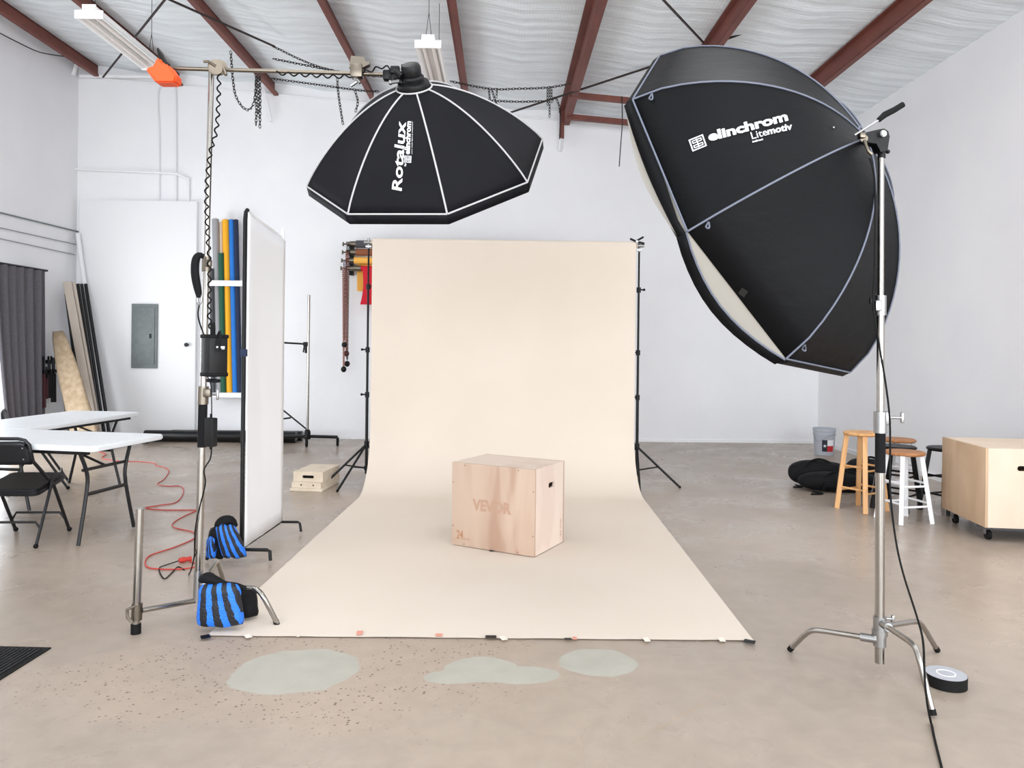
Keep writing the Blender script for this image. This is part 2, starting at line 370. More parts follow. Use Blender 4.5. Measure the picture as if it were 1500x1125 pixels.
def ceil_mat():
    m = base('quilted_vinyl_insulation', (226, 226, 223), .45, 0, .4); b = m.node_tree.nodes['Principled BSDF']
    geo = nd(m, 'ShaderNodeNewGeometry')
    def nz(s, st, d=3, dist=0):
        mp = nd(m, 'ShaderNodeMapping'); mp.inputs['Scale'].default_value = st; lk(m, geo.outputs['Position'], mp.inputs['Vector'])
        t = nd(m, 'ShaderNodeTexNoise'); t.inputs['Scale'].default_value = s; t.inputs['Detail'].default_value = d; t.inputs['Distortion'].default_value = dist
        lk(m, mp.outputs[0], t.inputs['Vector']); return t.outputs['Fac']
    r = nd(m, 'ShaderNodeValToRGB'); r.color_ramp.elements[0].position = .3; r.color_ramp.elements[1].position = .65
    r.color_ramp.elements[0].color = lin((222, 228, 232)); r.color_ramp.elements[1].color = lin((240, 247, 251))
    lk(m, nz(2.2, (.5, 4, 1), 5), r.inputs['Fac']); lk(m, r.outputs['Color'], b.inputs['Base Color'])
    a = nd(m, 'ShaderNodeMath', operation='ADD'); lk(m, nz(5, (.35, 5, 1), 4, .4), a.inputs[0])
    w1 = nd(m, 'ShaderNodeTexWave'); w1.bands_direction = 'X'; w1.inputs['Scale'].default_value = 9; w1.inputs['Distortion'].default_value = 1; lk(m, geo.outputs['Position'], w1.inputs['Vector'])
    mu = nd(m, 'ShaderNodeMath', operation='MULTIPLY'); mu.inputs[1].default_value = .05; lk(m, w1.outputs['Fac'], mu.inputs[0]); lk(m, mu.outputs[0], a.inputs[1])
    bp = nd(m, 'ShaderNodeBump'); bp.inputs['Strength'].default_value = .55; bp.inputs['Distance'].default_value = .03
    lk(m, a.outputs[0], bp.inputs['Height']); lk(m, bp.outputs['Normal'], b.inputs['Normal'])
    return m
M['ceiling'] = ceil_mat()

# ------------------------------------------------------------------ room shell
XL, XR, YB, YF = -6.58, 4.96, 11.9, -6.5
def roof(x): return 4.80+(XR-x)*.0826
def S(name, mb, m, parent=None, **k): return obj(name, mb, m, parent, kind='structure' if parent is None else None, **k)
S('floor', MB().box(((XL+XR)/2-.5, (YB+YF)/2, -.05), (XR-XL+2.6, YB-YF+.6, .1)), M['floor'])
def wallprism(x0, x1, holes=()):
    return [(x0, -.02), (x1, -.02), (x1, roof(x1)+.05), (x0, roof(x0)+.05)]
Mxz = Matrix(((1, 0, 0, 0), (0, 0, 1, 0), (0, 1, 0, 0), (0, 0, 0, 1)))      # local xy -> world xz, extrude +y
S('wall_back', MB().prism(wallprism(XL-.15, XR+.15), .15, Matrix.Translation((0, YB, 0))@Mxz), M['wall'])
S('wall_front', MB().prism(wallprism(XL-.15, XR+.15), .15, Matrix.Translation((0, YF-.15, 0))@Mxz, holes=[[(-5.6, .01), (4.6, .01), (4.6, 4.45), (-5.6, 4.45)]]), M['wall'])
Myz = Matrix(((0, 0, 1, 0), (1, 0, 0, 0), (0, 1, 0, 0), (0, 0, 0, 1)))      # local xy -> world yz, extrude +x
zl = roof(XL); zr = roof(XR)
S('wall_left', MB().prism([(YF, -.02), (YB, -.02), (YB, zl+.06), (YF, zl+.06)], .15, Matrix.Translation((XL-.15, 0, 0))@Myz, holes=[[(7.9, .005), (10.32, .005), (10.32, 2.42), (7.9, 2.42)]]), M['wall'])
S('wall_right', MB().prism([(YF, -.02), (YB, -.02), (YB, zr+.03), (YF, zr+.03)], .15, Matrix.Translation((XR, 0, 0))@Myz, holes=[[(-4.5, .005), (0.1, .005), (0.1, 3.8), (-4.5, 3.8)]]), M['wall'])
# insulated roof lining: sags between beams, rippled across
beamX = [-6.28, -5.03, -3.56, -2.03, -.58, .93, 2.35, 3.86]
mb = MB(); rows = []
ny, nx = 520, 92
for j in range(ny+1):
    y = YF-.1+(YB-YF+.2)*j/ny; row = []
    for i in range(nx+1):
        x = XL-.1+(XR-XL+.2)*i/nx
        ds = min(abs(x-bx) for bx in beamX); s = min(ds/.72, 1)
        ph = y*2*PI/.21+1.1*noise.noise(Vector((x*.3, y*.35, 0)))
        z = roof(x)-.05*s*s+(.0045+.004*noise.noise(Vector((x*.6, y*.9, 3))))*math.sin(ph)*(0.35+.65*s)+.006*noise.noise(Vector((x*2, y*5, 1)))
        row.append(Vector((x, y, z)))
    rows.append(row)
o = S('ceiling', mb.grid(rows), M['ceiling'], sharp=80)
# thin trim at the head of the back wall and skirting line of the right wall
def zxline(px0, py0, px1, py1, Y): return P(px0, py0, Y), P(px1, py1, Y)
a, b = P(116, 112, YB-.02), P(1200, 211, YB-.02)
S('trim_1', MB().tube([a, b], .012, 6), M['wall_white'])
S('baseboard_right', MB().box((XR-.008, 7.5, .03), (.016, 8.8, .06)), M['wall_white'])
S('baseboard_back', MB().box((2.0, YB-.006, .022), (5.9, .012, .045)), M['wall_white'])
# flush white door slab at the left of the back wall
d = S('door_1', MB().box(((P(117, 400, 11.84).x+P(288, 400, 11.84).x)/2, 11.86, 1.82), (P(288, 400, 11.84).x-P(117, 400, 11.84).x, .08, 3.64), bev=.004), M['wall_white'])
kp = P(274, 505, 11.8)
obj('door_handle', MB().lathe([(.022, 0), (.024, .01), (.012, .018), (.012, .03), (.03, .04), (.03, .058), (.018, .066)], kp+V(0, .02, 0), (0, -1, 0)), M['dgrey_metal'], d, label='round dark door knob')

# ------------------------------------------------------------------ roof beams, rods, chains
ords = ['leftmost', 'second from the left', 'third from the left', 'fourth from the left', 'fourth from the right', 'third from the right', 'second from the right', 'rightmost']
for i, bx in enumerate(beamX):
    zt = roof(bx)-.005; hgt = .19 if i != 5 else .21; fl = .07 if i != 5 else .09
    t = thing('roof_beam', 'red-brown steel roof beam under the white insulation, %s of the eight' % ords[i], 'beam', (bx, YB-.1, zt-hgt), 0, 'red-brown steel roof beams')
    obj('web', MB().box((bx, (YF+YB)/2, zt-hgt/2), (.012, YB-YF-.04, hgt)), M['steelbeam'], t)
    obj('bottom_flange', MB().box((bx+fl/2-.006, (YF+YB)/2, zt-hgt), (fl, YB-YF-.04, .01)).box((bx+fl-.008, (YF+YB)/2, zt-hgt+.012), (.006, YB-YF-.04, .03)), M['steelbeam'], t)
    obj('top_flange', MB().box((bx-fl/2+.006, (YF+YB)/2, zt-.012), (fl, YB-YF-.04, .01)), M['steelbeam'], t)
def link_chain(pts, pitch=.032, r=.0044, mb=None):
    pts = [Vector(p) for p in pts]; mb = mb or MB()
    L = 0; segs = []
    for a, b in zip(pts, pts[1:]): segs.append((L, a, b)); L += (b-a).length
    k = 0; s = 0
    while s+pitch*1.2 < L:
        for l0, a, b in reversed(segs):
            if s >= l0: break
        d = (b-a).normalized(); p = a+d*(s-l0)+d*pitch*.5
        u = d.orthogonal().normalized(); u = Matrix.Rotation(PI/2*(k % 2), 3, d)@u
        ring = []
        for q in range(8):
            an = 2*PI*q/8; ring.append(p+d*math.cos(an)*pitch*.72+u*math.sin(an)*pitch*.36)
        ring += [ring[0]]
        mb.tube(ring, r, 4, cap=False); s += pitch; k += 1
    return mb
def sag(a, b, dz, n=10):
    a = Vector(a); b = Vector(b)
    return [a.lerp(b, i/n)-V(0, 0, dz*4*(i/n)*(1-i/n)) for i in range(n+1)]
def rod(pa, ya_, pb, yb_, r, label, name='brace_rod', cat='rod', m='rod'):
    return obj(name, MB().tube([P(*pa, ya_), P(*pb, yb_)], r, 8), M[m], label=label, cat=cat, group='steel bracing rods under the roof')
rod((151, 113), 11.2, (246, -6), 8.4, .014, 'thin dark bracing rod crossing behind the left strip light')
rod((236, -6), 8.2, (402, 68), 9.8, .014, 'thin dark bracing rod running to the third beam, right of the left strip light')
rod((968, -4), 7.4, (1030, 62), 8.7, .013, 'thin dark bracing rod ending at the beam above the large right softbox, left one')
rod((1052, 62), 8.7, (1230, -4), 7.8, .013, 'thin dark bracing rod slanting up to the right over the large right softbox')
rod((744, 166), 11.0, (958, 96), 9.6, .014, 'thin dark bracing rod crossing the beam between the two softboxes')
for (a, b, Y, nm) in (((833, 139), (935, 149), 10.55, 'upper'), ((831, 171), (935, 181), 11.45, 'lower')):
    p, q = P(*a, Y), P(b[0]+110, b[1]+10.5, Y)
    obj('cross_girt', MB().box((0, 0, 0), (1, 1, 1), m=Matrix.Translation((p+q)/2)@Matrix.Rotation(-math.atan2(p.z-q.z, q.x-p.x)*-1*-1, 4, 'Y').inverted()@Matrix.Diagonal(((q-p).length, .07, .075, 1))), M['steelbeam'],
        label='red-brown horizontal steel member near the back wall, %s of two' % nm, cat='beam', group='horizontal steel members behind the right softbox')
q1, q2 = P(825, 176, 11.75), P(821, 196, 11.8)
obj('beam_hanger', MB().box(((q1.x+q2.x)/2, 11.78, (q1.z+q2.z)/2+.1), (.07, .06, q1.z-q2.z+.35)), M['steelbeam'], label='short red-brown steel end plate where the middle beam meets the back wall', cat='bracket')
def strut(a, b, Y, label, wdt=.05):
    p, q = P(*a, Y), P(*b, Y+.02); d = q-p
    obj('wall_strut', MB().box((0, 0, 0), (1, 1, 1), m=Matrix.Translation((p+q)/2)@rot_to(d)@Matrix.Diagonal((wdt, .03, d.length, 1))), M['wall_white'], label=label, cat='strut', group='white struts below the roof beams')
strut((824, 192), (821, 221), 11.8, 'white painted strut under the end of the middle beam', .08)
strut((386, 128), (397, 178), 11.8, 'white painted strut beside the hanging chain, left on the back wall', .06)
strut((113, 92), (107, 110), 11.6, 'white painted strut in the upper left corner of the room', .04)
Yc = 9.2
def chain(ptspx, Y, label, r=.0044, pitch=.036, group='chains hung from the roof beams', sg=0):
    pts = [P(x, y, Y if not isinstance(Y, tuple) else Y[0]+(Y[1]-Y[0])*i/(len(ptspx)-1)) for i, (x, y) in enumerate(ptspx)]
    pts = catmull(pts, 6)
    return obj('chain', link_chain(pts, pitch, r), M['chain'], label=label, cat='chain', group=group)
chain([(400, 68), (491, 104), (657, 119)], 9.3, 'dark chain stretched from the third beam down to behind the left softbox')
chain([(660, 119), (717, 130), (762, 130), (805, 128), (838, 122)], 9.3, 'upper dark chain stretched between the left softbox and the middle beam')
chain([(700, 146), (729, 148), (765, 149), (802, 148)], 9.5, 'lower dark chain stretched between the left softbox and the middle beam')
chain([(400, 86), (440, 94), (491, 104)], 9.35, 'dark chain slanting above the boom arm')
chain([(398, 115), (450, 122), (533, 133), (558, 133)], 9.8, 'dark chain running below the boom arm to the left softbox')
chain([(338, 75), (341, 115), (346, 142), (360, 160), (372, 150), (376, 108)], 8.6, 'dark chain looped beside the top of the left stand')
chain([(494, 115), (496, 140), (503, 186)], 9.0, 'dark chain hanging straight down left of the left softbox')
chain([(520, 133), (524, 150), (519, 168)], 9.0, 'short dark chain hanging behind the left edge of the left softbox')
for k, (x, y0, y1, lb) in enumerate(((375, 108, 186, 'left strand'), (378, 110, 176, 'middle strand'), (380.5, 108, 192, 'right strand'))):
    chain([(x, y0), (x+.6, (y0+y1)/2), (x, y1)], 8.6+.05*k, 'dark hanging chain in the bundle right of the left stand, %s' % lb)
for k, (x, y0, y1, x2, lb) in enumerate(((716, 130, 150, 718, 'left'), (720, 130, 158, 729, 'slanting'), (728, 130, 147, 727, 'right'))):
    chain([(x, y0), ((x+x2)/2, (y0+y1)/2), (x2, y1)], 9.32+.03*k, 'short chain in the cluster just right of the left softbox top, %s one' % lb)
for k, (x, y0, y1, lb) in enumerate(((802, 128, 158, 'left'), (805, 128, 175, 'longest'), (808, 128, 150, 'right'))):
    chain([(x, y0), (x, (y0+y1)/2), (x, y1)], 9.32+.03*k, 'chain in the bundle hanging just left of the middle beam, %s one' % lb)
chain([(808, 150), (812, 144), (818, 152), (821, 170), (820, 204)], 9.9, 'dark chain dangling down in front of the white strut')
obj('hanging_wire', MB().tube(catmull([P(911, 141, 10.5), P(911.5, 180, 10.5), P(909, 215, 10.5), P(907, 244, 10.5)], 4), .007, 6), M['rod'], label='thin brown wire hanging straight down left of the large right softbox', cat='wire')
obj('wall_cable', MB().tube(catmull([P(-5, 46, 9.7), P(30, 64, 10.2), P(60, 77, 10.7), P(97, 83, 11.4)], 5), .008, 6), M['rod'], label='dark cable sagging along the top of the left wall', cat='cable')

# ------------------------------------------------------------------ strip lights
def strip_light(px, py, Y, Lz, label):
    p = P(px, py, Y); W_ = .24
    t = thing('strip_light', label, 'light fixture', p, 0, 'unlit white strip lights under the roof')
    obj('housing', MB().box(p+V(0, Lz/2, .075), (.13, Lz, .06), bev=.006), M['fixture'], t)
    mb = MB()
    mb.prism([(-.12, 0), (-.105, .0), (-.06, .045), (.06, .045), (.105, 0), (.12, 0), (.07, .055), (-.07, .055)], Lz, Matrix.Translation(p)@Mxz)
    obj('reflector', mb, M['fixture'], t)
    for k in (-.045, .045):
        obj('lamp_tube', MB().cyl(p+V(k, .03, .018), p+V(k, Lz-.03, .018), .017, n=12), M['lamp_tube'], t)
    obj('end_cap', MB().box(p+V(0, -.008, .03), (.25, .02, .075), bev=.004).box(p+V(0, -.006, .09), (.12, .02, .06), bev=.004), M['fixture'], t)
    obj('end_cap', MB().box(p+V(0, Lz+.008, .03), (.25, .02, .075), bev=.004), M['fixture'], t)
    for yy in (.05, Lz-.05):
        zt = roof(p.x)-.05
        obj('hanger_wire', MB().tube([p+V(-.03, yy, .1), V(p.x, p.y+yy, p.z+.35), V(p.x, p.y+yy, zt)], .003, 5).tube([p+V(.03, yy, .1), V(p.x, p.y+yy, p.z+.35)], .003, 5), M['rod'], t)
    return t
strip_light(131, 27, 6.8, 1.24, 'unlit white strip light hanging at the upper left above the orange counterweight')
strip_light(627, 70, 7.2, 1.24, 'unlit white strip light hanging behind the top of the left softbox')

# ------------------------------------------------------------------ conduits on the walls
def pipe(pts, r, label, m='wall_white', name='conduit'):
    return obj(name, MB().tube(pts, r, 8, smooth=4 if len(pts) > 2 else 0), M[m], label=label, cat='pipe', group='thin pipes on the left end of the back wall')
yw = YB-.03
pipe([P(117, 111, yw-.05), P(224, 112, yw-.05)], .03, 'white painted horizontal pipe high in the left corner')
pipe([P(233, 297, yw), P(233, 200, yw), P(231, 150, yw), P(232, 132, yw), P(236, 126, yw)], .011, 'thin grey vertical pipe above the white door slab, left of the pair', 'white')
pipe([P(258, 297, yw), P(257.5, 200, yw), P(257, 140, yw), P(255, 124, yw)], .014, 'thin pale vertical pipe above the white door slab, right of the pair', 'white')
pipe([P(96, 247, yw-.03), P(257, 254, yw-.03)], .018, 'white horizontal pipe crossing the left corner above the door slab')
pipe([P(257, 254, yw-.03), P(275, 262, yw), P(276, 268, yw), P(276, 298, yw)], .02, 'pale pipe branching down at the right end of the horizontal pipe', 'wall_white')
for k, (y0, y1, x1, rr, mm) in enumerate(((311, 340, 117, .012, 'panel_grey'), (334, 358, 111, .008, 'lgrey'), (350, 373, 109, .008, 'lgrey'))):
    xw = XL+.02
    def onwall(px, py):
        d = ray(px, py); return V(0, 0, EYE)+d*(xw/d.x)
    obj('wall_wire', MB().tube([onwall(-30, y0-7), onwall(x1, y1)], rr, 6), M[mm], label='%s of three thin wires running level along the left wall above the curtain' % ['top', 'middle', 'bottom'][k], cat='wire', group='wires along the left wall')

# electrical panel
p0, p1 = P(194, 445, 11.81), P(230.5, 539.5, 11.81)
cx, cz = (p0.x+p1.x)/2, (p0.z+p1.z)/2; wd, hh = p1.x-p0.x, p0.z-p1.z
t = thing('electrical_panel', 'grey metal breaker panel set in the white door slab', 'electrical panel', (cx, 11.82, cz-hh/2))
obj('frame', MB().box((cx, 11.80, cz), (wd, .035, hh), bev=.004), M['panel_grey'], t)
dr = obj('panel_door', MB().box((cx+.01, 11.775, cz), (wd*.78, .018, hh*.88), bev=.004), M['panel_grey'], t)
obj('latch', MB().box((cx+wd*.27, 11.762, cz), (.03, .012, .07)), M['black'], dr)

# ------------------------------------------------------------------ vertical paper rolls rack
Yr = 11.72
t = thing('roll_rack', 'white two-rail rack holding coloured paper rolls upright on the back wall', 'rack', (P(330, 578, Yr).x, Yr, P(330, 578, Yr).z), 0)
pa, pb = P(303, 415, 11.6), P(362, 415, 11.6)
obj('rail', MB().box(((pa+pb)/2), (pb.x-pa.x, .02, .085)), M['white'], t)
pa, pb = P(303, 578, 11.68), P(362, 578, 11.68)
obj('shelf', MB().box(((pa+pb)/2), (pb.x-pa.x, .26, .07)), M['white'], t)
zs = pa.z+.035
for nm, xt, yt, xb, wpx, mk, dy in (('light grey', 315.5, 321, 321.5, 9.5, 'lgrey', 0), ('dark grey', 310, 394, 312.5, 6.5, 'dgrey', -.05), ('beige', 324, 326, 327, 6, 'beige', .03),
        ('green', 324, 371, 327.5, 7.5, 'green', -.045), ('yellow', 330.5, 322, 336.2, 9.5, 'yellow', 0), ('bright blue', 339.2, 322, 344.8, 8, 'blue', .01), ('navy blue', 345.5, 322, 351.5, 7, 'navy', 0)):
    Y_ = 11.70+dy; a = P(xt, yt, Y_); b = P(xb, 573, Y_); b.z = zs+.001; r = wpx/2/(FOC/Y_)
    t = thing('paper_roll', 'upright %s paper roll in the white rack' % nm, 'paper roll', b, 0, 'upright backdrop paper rolls')
    d = (a-b).normalized()
    obj('roll', MB().cyl(b, a, r, n=20), M[mk], t)
    obj('core', MB().cyl(a-d*.05, a+d*.012, r*.55, n=16), M['beige'], t)

# long black rolls lying on the floor
g = G(212, 641); 
for nm, x0, x1, Y_, r, dz, lb in (('floor_roll', 213, 434, 11.38, .085, 0, 'long glossy black roll on the floor at the back wall, front one'), ('floor_roll', 252, 443, 11.62, .075, .03, 'long black roll lying behind the front roll against the back wall')):
    xa_, xb_ = P(x0, 640, Y_).x, P(x1, 640, Y_).x
    t = thing(nm, lb, 'roll', ((xa_+xb_)/2, Y_, 0), 0, 'black rolls on the floor')
    obj('roll', MB().cyl((xa_, Y_, r+.001+dz*0), (xb_, Y_, r+.001), r, n=24), M['blackroll'], t)
    obj('core', MB().cyl((xa_-.004, Y_, r), (xb_+.004, Y_, r), r*.45, n=16), M['lgrey'], t)

# ------------------------------------------------------------------ wheeled stand at the back
gx = G(447, 655); bx, by = gx.x, gx.y+.12
top = P(446, 432, by)
t = thing('rolling_stand', 'chrome pole on a black wheeled base near the back wall', 'stand', (bx, by, 0))
obj('pole', MB().cyl((bx, by, .14), (bx, by, top.z), .019), M['chrome'], t)
obj('hub', MB().cyl((bx, by, .10), (bx, by, .2), .045).ball((bx, by, .2), .045), M['black'], t)
for ex, ey in ((bx+.43, by+.02), (bx-.55, by-.1), (bx-1.02, by+.22), (bx+.02, by-.12)):
    if ex < bx-.9: lg = obj('leg', MB().tube([(bx, by, .14), (ex, ey, .14)], .022, 8), M['black'], t)
    else: lg = obj('leg', MB().tube([(bx, by, .14), (ex, ey, .13)], .024, 8), M['black'], t)
    if ex != bx-.55:
        obj('caster', MB().cyl((ex-.012, ey, .045), (ex+.012, ey, .045), .044, n=18).box((ex, ey, .09), (.035, .03, .07)), M['rubber'], lg)
obj('brace', MB().tube([(bx-.01, by, .24), P(410, 597, by)], .012, 8).tube([P(410, 614, by), P(426, 612, by)], .012, 8), M['black'], t)
a, b = P(415, 502, by), P(448, 504, by)
ar = obj('arm', MB().tube([a, b], .013, 8).box(b, (.07, .06, .06), bev=.01), M['black'], t)
obj('knob', MB().tube([b+V(-.02, 0, -.02), b+V(-.035, 0, -.12)], .011, 8).tube([b+V(.0, 0, -.02), b+V(.0, 0, -.13)], .017, 8), M['black'], ar)
obj('pin', MB().tube([a+V(0, 0, -.03), a+V(0, 0, .06)], .008, 6), M['cast'], ar)

# ------------------------------------------------------------------ wall-mounted backdrop rolls with pull chains
Yw = 11.62
pl = P(514, 378, Yw+.15)
t = thing('roller_bracket', 'black wall bracket carrying four coloured backdrop rolls', 'bracket', (pl.x, YB-.02, pl.z-.25))
obj('wall_plate', MB().box((pl.x, YB-.06, pl.z), (.05, .11, .52)), M['black'], t)
rows_ = ((357.5, 522, 8, 'dgrey', 'dark grey', 502, 530), (369.5, 522, 7.5, 'brown', 'brown', 501, 515), (381.5, 519, 7.5, 'mustard', 'mustard yellow', 500, 502), (393, 526, 5.5, 'redp', 'red', 499, 538))
xe = P(780, 400, Yw).x
for k, (py, xs, wr, mk, nm, xk, ych) in enumerate(rows_):
    Y_ = Yw-.02*k; a = P(xs, py, Y_); r = wr/2/(FOC/Y_)*1.35
    cpl = obj('chain_gear', MB().cyl(P(xk+7, py, Y_), P(xs-6, py, Y_), .035, n=14).cyl(P(xs-7, py, Y_), P(xs+3, py, Y_), .045, n=14).cyl(P(xk+1, py, Y_), P(xk+8, py, Y_), .012, n=8).cyl(P(xk, py, Y_), P(xk+1.5, py, Y_), .032, n=10).box(P(511, py, (Y_+YB)/2), (.035, YB-Y_, .04)), M['nickel'], t)
    rl = thing('wall_roll', '%s backdrop roll on the wall bracket left of the cream backdrop' % nm, 'paper roll', (a.x, Y_, a.z-r), 0, 'backdrop rolls on the wall bracket')
    obj('roll', MB().cyl(a, (xe, Y_, a.z), r, n=20), M[mk], rl)
    if mk == 'mustard':
        s0, s1 = P(522, 390, Y_-.01), P(522, 426, Y_-.01)
        obj('loose_sheet', MB().grid([[V(s0.x, Y_+r, a.z), V(xe, Y_+r, a.z)], [V(s0.x, Y_+r+.01, s1.z), V(xe, Y_+r+.01, s1.z)]]), M[mk], rl)
    if mk == 'redp':
        s0, s1 = P(530.5, 398, Y_-.05), P(530, 446, Y_-.05)
        g_ = []
        for j in range(9):
            f = j/8; z = a.z-(a.z-s1.z)*f
            g_.append([V(s0.x-.015*f*f*f*2+.02*math.sin(f*3), Y_-r-.005, z), V(xe, Y_-r-.005, z)])
        obj('loose_sheet', MB().grid(g_), M[mk], rl)
    cm = ['chain', 'ropered', 'ropeplum', 'ropered'][k]
    top_ = P(xk+6.5-k*.6+(1.5 if k < 2 else 0), py, Y_-.07); bot = P(xk+4.5+(2 if k < 2 else 0), ych, Y_-.07)
    pts1 = [top_+V(-.015, 0, 0), bot+V(-.004, 0, 0)]; pts2 = [top_+V(.015, 0, 0), bot+V(.004, 0, 0)]
    c_ = thing('pull_chain', 'bead pull chain hanging from the %s roll' % nm, 'chain', bot, 0, 'pull chains of the wall rolls')
    mbb = link_chain(pts1, .03, .004); link_chain(pts2, .03, .004, mbb)
    obj('beads', mbb, M[cm], c_)
    obj('weight', MB().ball(bot-V(0, 0, .03), .042, (1, 1, 1.1), 10), M['black'] if k != 1 else M['maroon'], c_)

# ------------------------------------------------------------------ cream backdrop
YP = 8.0; zt = P(736, 357.5, YP).z; xl, xr = -1.355, 1.39; RR = .043
t = thing('paper_backdrop', 'cream seamless paper hanging from a roll and sweeping forward over the floor', 'backdrop', ((xl+xr)/2, YP, 0))
fl_, fr_ = G(303, 933), G(1104, 940)
prof = []
zc = .62; Rb = .62
for i in range(12): prof.append((YP-RR-.002, zt-(zt-zc)*i/12))
for i in range(17):
    a_ = PI/2*i/16; prof.append((YP-RR-Rb*(1-math.cos(a_)), zc-(zc-.006)*math.sin(a_)))
yk = prof[-1][0]; yf = (fl_.y+fr_.y)/2
for i in range(1, 41): prof.append((yk+(yf-yk)*i/40, .006))
rows = []; nP = len(prof); NX = 60
for i, (y, z) in enumerate(prof):
    row = []
    onf = max(0, min(1, (i-28)/40))
    for j in range(NX+1):
        f = j/NX; e = onf
        x0 = xl*(1-e)+fl_.x*e; x1 = xr*(1-e)+fr_.x*e; yy = y+((fl_.y-yf)*(1-f)+(fr_.y-yf)*f)*e
        hz = 0
        if i > 29: hz = .0035*max(0, noise.noise(Vector((f*7, i*.12, 0))))*(1+.5*math.sin(f*37))+.002*max(0, math.sin(f*PI*13+1))*max(0, (i-66)/3)
        elif i > 14: hz = 0
        yy2 = yy+(.006*noise.noise(Vector((f*3, i*.2, 5))) if i < 20 else 0)
        row.append(V(x0+(x1-x0)*f, yy2, z+hz))
    rows.append(row)
o = obj('paper_sheet', MB().grid(rows), M['paper'], t, sharp=60, recalc=False)
s_ = o.modifiers.new('thick', 'SOLIDIFY'); s_.thickness = .001; s_.offset = 0; s_.use_rim = False
obj('paper_roll', MB().cyl((xl, YP, zt), (xr, YP, zt), RR, n=32), M['paper'], t)
obj('roll_core', MB().cyl((xl-.02, YP, zt), (xr+.02, YP, zt), .02, n=16), M['beige'], t)

def backdrop_stand(x, label, legs):
    t = thing('backdrop_stand', label, 'stand', (x, YP+.03, 0), 0, 'black tripod stands of the backdrop')
    y = YP+.03
    obj('pole', MB().cyl((x, y, .12), (x, y, .95), .016).cyl((x, y, .9), (x, y, 1.45), .013).cyl((x, y, 1.4), (x, y, 2.1), .0115).cyl((x, y, 2.05), (x, y, zt-.05), .010), M['black'], t)
    for z in (.95, 1.42, 2.08):
        c = obj('collar', MB().cyl((x, y, z-.03), (x, y, z+.025), .023), M['black'], t)
        obj('knob', MB().cyl((x, y-.01, z), (x+(.05 if z > 2 else -.05), y-.01, z), .008).ball((x+(.055 if z > 2 else -.055), y-.01, z), .014), M['black'], c)
    obj('leg_collar', MB().cyl((x, y, .4), (x, y, .46), .026).cyl((x, y, .16), (x, y, .2), .024), M['black'], t)
    for an in legs:
        ex, ey = x+math.cos(an)*.45, y+math.sin(an)*.45
        mid = V(x, y, .43).lerp(V(ex, ey, .012), .5)
        l = obj('leg', MB().tube([(x, y, .43), (ex, ey, .012)], .012, 8).tube([(x, y, .18), mid], .008, 6), M['black'], t)
        obj('rubber_foot', MB().ball((ex, ey, .014), .014), M['rubber'], l)
    obj('top_spigot', MB().cyl((x, y, zt-.06), (x, y, zt+.05), .014).box((x, y, zt-.04), (.06, .03, .018)), M['cast'], t)
    return t
backdrop_stand(1.435, 'black tripod stand at the right edge of the cream backdrop', [-.08, -PI/2-.1, PI*.7])
backdrop_stand(-1.405, 'black tripod stand at the left edge of the cream backdrop', [PI+.35, -PI/2-.5, PI*.3])
obj('crossbar', MB().cyl((-1.45, YP, zt+.0), (-1.385, YP, zt), .014).cyl((-1.45, YP, zt), (1.48, YP, zt), .012).cyl((1.42, YP, zt), (1.48, YP, zt), .016), M['cast'], label='metal crossbar through the cream paper roll, resting on both tripod stands', cat='crossbar')
cp = V(1.42, YP-.02, zt+.04)
t = thing('spring_clamp', 'black spring clamp gripping the right end of the cream paper roll', 'clamp', cp)
obj('jaw', MB().tube([cp+V(-.07, 0, -.05), cp+V(-.02, 0, .01), cp+V(.05, 0, .05)], .011, 6), M['black'], t)
obj('jaw', MB().tube([cp+V(-.09, 0, .03), cp+V(-.02, 0, .0), cp+V(.06, 0, -.02)], .011, 6), M['black'], t)
obj('pivot', MB().cyl(cp+V(-.02, -.02, 0), cp+V(-.02, .02, 0), .014), M['cast'], t)

# tape pieces
def tape(px, py, w_, d_, rz, m, label, group):
    g_ = G(px, py, .012)
    obj('tape_strip', MB().box((g_.x, g_.y, .0135), (w_, d_, .0012), rz), M[m], label=label, cat='tape', group=group)
gb = 'black tape strips on the front edge of the backdrop paper'; gp = 'pink tape strips on the front edge of the backdrop paper'; gw = 'cream tape tabs on the front edge of the backdrop paper'
tape(301, 933, .045, .05, .5, 'black', 'black tape strip at the front left corner of the cream paper', gb)
tape(719, 933, .055, .035, 0, 'black', 'black tape strip at the middle of the paper front edge, largest one', gb)
tape(832, 936, .035, .02, 0, 'black', 'small black tape strip beside a pink one on the paper front edge', gb)
tape(1098, 940, .055, .045, -.5, 'black', 'black tape strip at the front right corner of the cream paper', gb)
tape(527, 927, .03, .05, .1, 'pink', 'pink tape strip on the paper front edge, leftmost', gp)
tape(643, 930, .035, .03, 0, 'pink', 'pink tape strip on the paper front edge, middle one', gp)
tape(842, 935, .02, .035, 0, 'pink', 'pink tape strip on the paper front edge, rightmost', gp)
for x, y, r_, lb in ((363, 932, .6, 'nearest the curved chrome leg'), (437, 932, 0, 'small, second from the left'), (737, 935, .4, 'just right of the middle black strip'), (947, 937, .1, 'second from the right'), (1057, 937, 0, 'rightmost')):
    tape(x, y, .03 if x != 437 else .012, .05 if x != 437 else .02, r_, 'wtape', 'cream tape tab on the paper front edge, %s' % lb, gw)

